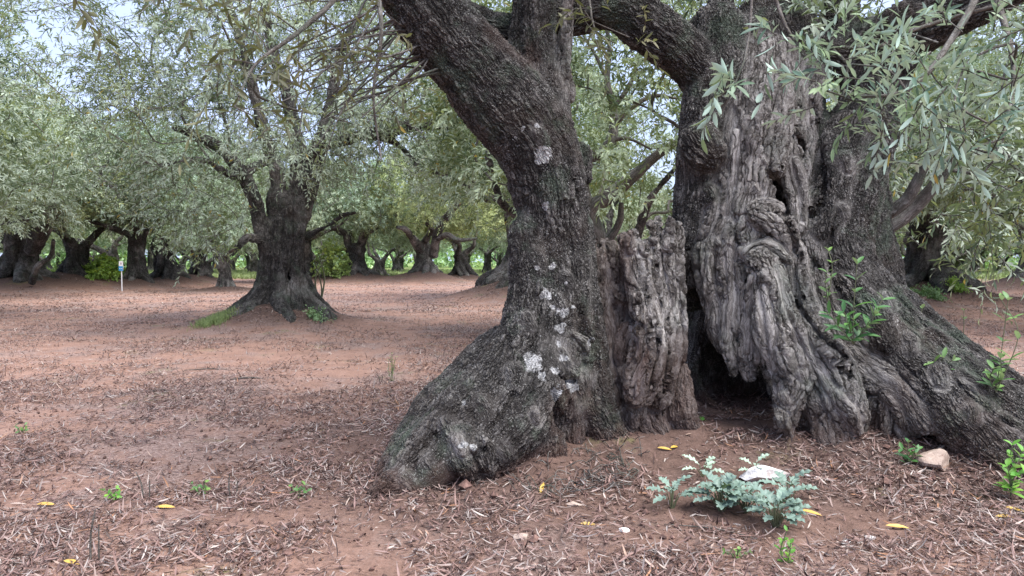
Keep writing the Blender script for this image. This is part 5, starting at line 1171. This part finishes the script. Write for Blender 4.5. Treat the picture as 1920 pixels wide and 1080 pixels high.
stone('stone', on_ground(1076, 947), (.055, .025, .018), 'elongated whitish stone with a pink tinge below the yellow leaf', M_tan, RS)
stone('stone', on_ground(1584, 1018), (.042, .024, .014), 'flat white stone, left of the pair near the lower right edge', M_lime, RS)
stone('stone', on_ground(1632, 1010), (.034, .024, .018), 'angular white stone, right of the pair near the lower right edge', M_lime, RS)
stone('stone', on_ground(978, 1010), (.05, .03, .025), 'tan stone half sunk in the soil near the lower edge', M_tan, RS)
stone('stone', on_ground(1064, 1032), (.018, .016, .014), 'round orange tan pebble near the lower edge', M_tan, RS, cuts=2)
stone('stone', on_ground(972, 950), (.012, .01, .009), 'tiny round white pebble below the foot of the leaning root', M_lime, RS, cuts=2)
stone('stone', on_ground(1748, 872), (.11, .12, .10), 'pale tan buried stone under the long right root', M_tan, RS, sink=.3)
# fallen yellow leaves
M_yel, nt, out = newmat('yellow_leaf'); T = NT(nt); b = T.n('ShaderNodeBsdfPrincipled'); b.inputs['Base Color'].default_value = (.48, .31, .06, 1); b.inputs['Roughness'].default_value = .5; nt.links.new(b.outputs[0], out.inputs[0])
for px, py, a, lab in [(1016, 920, 1.3, 'yellow leaf tilted upright on bare soil below the leaning root'), (1683, 992, -.25, 'long curved yellow leaf near the lower right edge'), (1886, 973, .1, 'short yellow leaf close to the lower right corner'), (1103, 988, 0, 'yellow leaf lying left of the flat bright white chip'), (1520, 965, -.8, 'thin yellow leaf right of the ragwort'), (1246, 845, -.5, 'yellow green leaf on the soil before the dead stump'), (86, 950, .2, 'yellow leaf in the dense litter at the left'), (310, 955, .2, 'yellow leaf in the litter between dead stalks and weeds'), (1265, 842, .9, 'yellow leaf tip just before the mouth of the hollow'), (1905, 960, -.9, 'narrow yellow leaf at the right edge above the short one'), (135, 1060, -.4, 'yellow leaf at the bottom edge beside the dead stalk')]:
    p = on_ground(px, py) + np.array([0, 0, .02]); L = RP.uniform(.09, .13); d = np.array([[math.cos(a), math.sin(a) * .7, .5 if a > 1 else .04]]); d = unit(d)
    v, q, _, m = leaves(-d * L / 2, d, np.array([[.1, -.5, 1.]]) / 1.12, np.array([L]), np.array([.026]), np.array([.15]), True)
    o = link('fallen_leaf', make_mesh('fallen_leaf', v, q, mats=[M_yel]), loc=p); tag(o, lab, 'leaf', 'yellow fallen leaves')
# sticks
for px, py, L, a, r, lab in [(385, 695, .55, .12, .009, 'long thin dark stick on the bare soil beyond the litter'), (462, 712, .4, .1, .012, 'broken dark bark piece lying right of the long stick'), (300, 735, .22, -.05, .012, 'short thick stick on the soil left of the moss patch'), (1330, 1000, .5, -.45, .004, 'thin twig below the ragwort'), (1440, 812, .3, .7, .004, 'thin pale twig leaning at the mouth of the hollow')]:
    p = on_ground(px, py); c = spline([[-L / 2 * math.cos(a), -L / 2 * math.sin(a), .01, r * .6], [0, .03, .02, r], [L * .25, .02 + L * .25 * math.sin(a), .018, r * .8], [L / 2 * math.cos(a), L / 2 * math.sin(a), .012 + (.12 if lab.endswith('hollow') else 0), r * .4]], .04)
    v, q, f = tubes([c], 6, .3); o = link('stick', make_mesh('stick', v, q, attrs={'flow': f}, mats=[M_branch]), loc=p); tag(o, lab, 'stick')
# ------------------------------------------------------------------ bushes, grass, sign
def bush(px, Y, w, h, n, L, W, mat, label, z=None, cat='bush'):
    x = gx(px, Y); b0 = np.array([x, Y, gz(x, Y) if z is None else z]); R = np.random.default_rng(int(px)); e = empty('bush', b0, label, cat)
    t = []
    while len(t) < n:
        u = R.uniform(-1, 1, 3); u[2] = abs(u[2])
        if np.linalg.norm(u) < 1: t.append(u * np.array([w / 2, w / 2.6, h]))
    t = np.array(t); ch = [spline([[q_[0] * .2, q_[1] * .2, -.1, .012], [*(q_ * .6), .008], [*q_, .004]], .15) for q_ in t]
    tv, tq, tf = tubes(ch, 4); link('stems', make_mesh('bush_stems', tv, tq, attrs={'flow': tf}, mats=[M_stem]), e)
    v, q, lc, _, _ = foliage(t, w * .11, 7, 8, L, W, R, stems=False, slen=(.12, .3)); link('foliage', make_mesh('bush_foliage', v, q, smooth=False, attrs={'lc': lc[:, :3]}, mats=[mat]), e)
M_bush = leaf_material('bush_leaf', (.20, .38, .05), (.36, .55, .10), (.3, .45, .12), yellow=0, trans=.35)
bush(197, 36.5, 2.1, 1.15, 90, .17, .09, M_bush, 'bright green bush left of the sign, between two dark trunks')
bush(108, 39, 1.5, 1.2, 40, .17, .09, M_bush, 'small bright green bush right of the leftmost mound')
bush(622, 46.5, 2.4, 2.6, 90, .17, .08, leaf_material('pale_bush_leaf', (.16, .28, .06), (.30, .42, .12), (.3, .4, .15), yellow=0, trans=.3), 'tall yellow green bush at the left of the stout round olive')
bush(1735, 23.6, 1.1, .42, 40, .10, .035, M_leaf_fresh, 'low green shoots along the foot of the mound of the thick right olive')
bush(1792, 24.6, .6, .5, 26, .10, .04, M_bush, 'yellow green tuft on the right slope of that same mound')
bush(592, 15.3, .35, .3, 12, .08, .02, M_leaf_fresh, 'small green shoots at the right foot of the many limbed tree')
def grass(name, n, fx, L, W, label, mat):
    x, y = fx(n); z = ground_z(x, y); N = len(x); d = unit(np.stack([RP.normal(size=N) * .35, RP.normal(size=N) * .35, np.ones(N)], 1)); nr = unit(np.stack([RP.normal(size=N), -np.ones(N), .3 * np.ones(N)], 1))
    v, q, _, m = leaves(np.stack([x, y, z - .01], 1), d, nr, L * RP.uniform(.5, 1.2, N), np.full(N, W), RP.uniform(0, .5, N), False)
    lc = np.stack([RP.uniform(size=N), RP.uniform(size=N), RP.uniform(size=N)], 1).repeat(m, 0)
    o = link(name, make_mesh(name, v, q, smooth=False, attrs={'lc': lc}, mats=[mat]), kind='stuff'); tag(o, label, 'grass')
M_grass = leaf_material('grass_blade', (.09, .15, .035), (.18, .24, .07), (.15, .2, .07), yellow=.05, trans=.3)
grass('mound_grass', 1500, lambda n: (gx(402, 15.0) + RP.normal(size=n) * .16, 15.0 + RP.normal(size=n) * .22), .14, .012, 'short grass on the left side of the mound of the many limbed tree', M_grass)
def fg(n):
    y = RP.uniform(53, 90, n); x = RP.uniform(-1, 1, n) * .95 * y; return x, y
grass('distant_grass', 60000, fg, .45, .08, 'bright grass beyond the last trees of the red clearing', M_grass)
sx, sy = gx(228, 33.5), 33.5; sz_ = 1.5 - (496 - 487) / FPX * 33.5
# the wood that closes the horizon, far beyond the last rows
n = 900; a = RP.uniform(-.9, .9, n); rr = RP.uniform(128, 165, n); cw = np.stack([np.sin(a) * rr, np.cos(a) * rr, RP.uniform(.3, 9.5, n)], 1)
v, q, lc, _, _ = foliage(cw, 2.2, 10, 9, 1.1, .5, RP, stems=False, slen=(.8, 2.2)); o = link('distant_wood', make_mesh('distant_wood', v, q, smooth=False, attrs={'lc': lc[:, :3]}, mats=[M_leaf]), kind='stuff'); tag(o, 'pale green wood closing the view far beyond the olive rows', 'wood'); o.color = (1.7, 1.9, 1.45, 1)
sg = empty('information_sign', (sx, sy, gz(sx, sy)), 'small white and blue sign on a thin white pole beside the bright green bush', 'sign')
def box(name, lo, hi, mat, par):
    lo, hi = np.array(lo), np.array(hi); c = np.array([[x, y, z] for x in (0, 1) for y in (0, 1) for z in (0, 1)]); v = lo + c * (hi - lo)
    q = [[0, 1, 3, 2], [4, 6, 7, 5], [0, 4, 5, 1], [2, 3, 7, 6], [0, 2, 6, 4], [1, 5, 7, 3]]; return link(name, make_mesh(name, v, q, smooth=False, mats=[mat]), par)
def flat(name, c, r=.5):
    m, nt, out = newmat(name); T = NT(nt); b = T.n('ShaderNodeBsdfPrincipled'); b.inputs['Base Color'].default_value = (*c, 1); b.inputs['Roughness'].default_value = r; nt.links.new(b.outputs[0], out.inputs[0]); return m
Mw, Mb, Mr = flat('white_paint', (.8, .8, .82)), flat('blue_paint', (.03, .28, .6)), flat('grey_pink_print', (.35, .2, .26))
top = sz_ - gz(sx, sy) + .12
v, q, f = tubes([np.array([[0, 0, -.2, .025], [0, 0, top, .025]])], 10); link('pole', make_mesh('sign_pole', v, q, attrs={'flow': f}, mats=[Mw]), sg)
pn = box('panel', (-.09, -.05, top - .42), (.1, -.03, top + .04), Mw, sg); box('figure_mark', (-.015, -.054, top - .12), (.03, -.05, top - .02), Mr, pn); bl = box('blue_field', (-.1, -.056, top - .42), (.1, -.0505, top - .2), Mb, pn)
for a in (-.07, .02): box('white_mark', (a, -.059, top - .33), (a + .045, -.0565, top - .29), Mw, pn)

# fine dry rootlets hanging round the foot of the leaning stem
RR = np.random.default_rng(64); ch = []
for k in range(150):
    px, py = RR.uniform(900, 1200), RR.uniform(835, 925); p = on_ground(px, py) if k % 5 == 0 else np.array([ch[-1][0, 0] + RR.normal() * .06, ch[-1][0, 1] + RR.normal() * .05, 0]); p[2] = gz(p[0], p[1]) + float(relief([p[0]], [p[1]])[0])
    a = RR.uniform(0, 6.28); L = RR.uniform(.06, .2); b_ = RR.normal() * .05
    ch.append(spline([[*p, .002], [p[0] + math.cos(a) * L * .5 - b_ * math.sin(a), p[1] + math.sin(a) * L * .5 + b_ * math.cos(a), p[2] + RR.uniform(.01, .05), .0016], [p[0] + math.cos(a) * L, p[1] + math.sin(a) * L, gz(p[0] + math.cos(a) * L, p[1] + math.sin(a) * L) + .005, .001]], .03))
v, q, f = tubes(ch, 4); o = link('rootlets', make_mesh('rootlets', v, q, attrs={'flow': f}, mats=[M_branch]), kind='stuff'); tag(o, 'fine dry rootlets tangled in the soil at the foot of the leaning stem', 'rootlets')
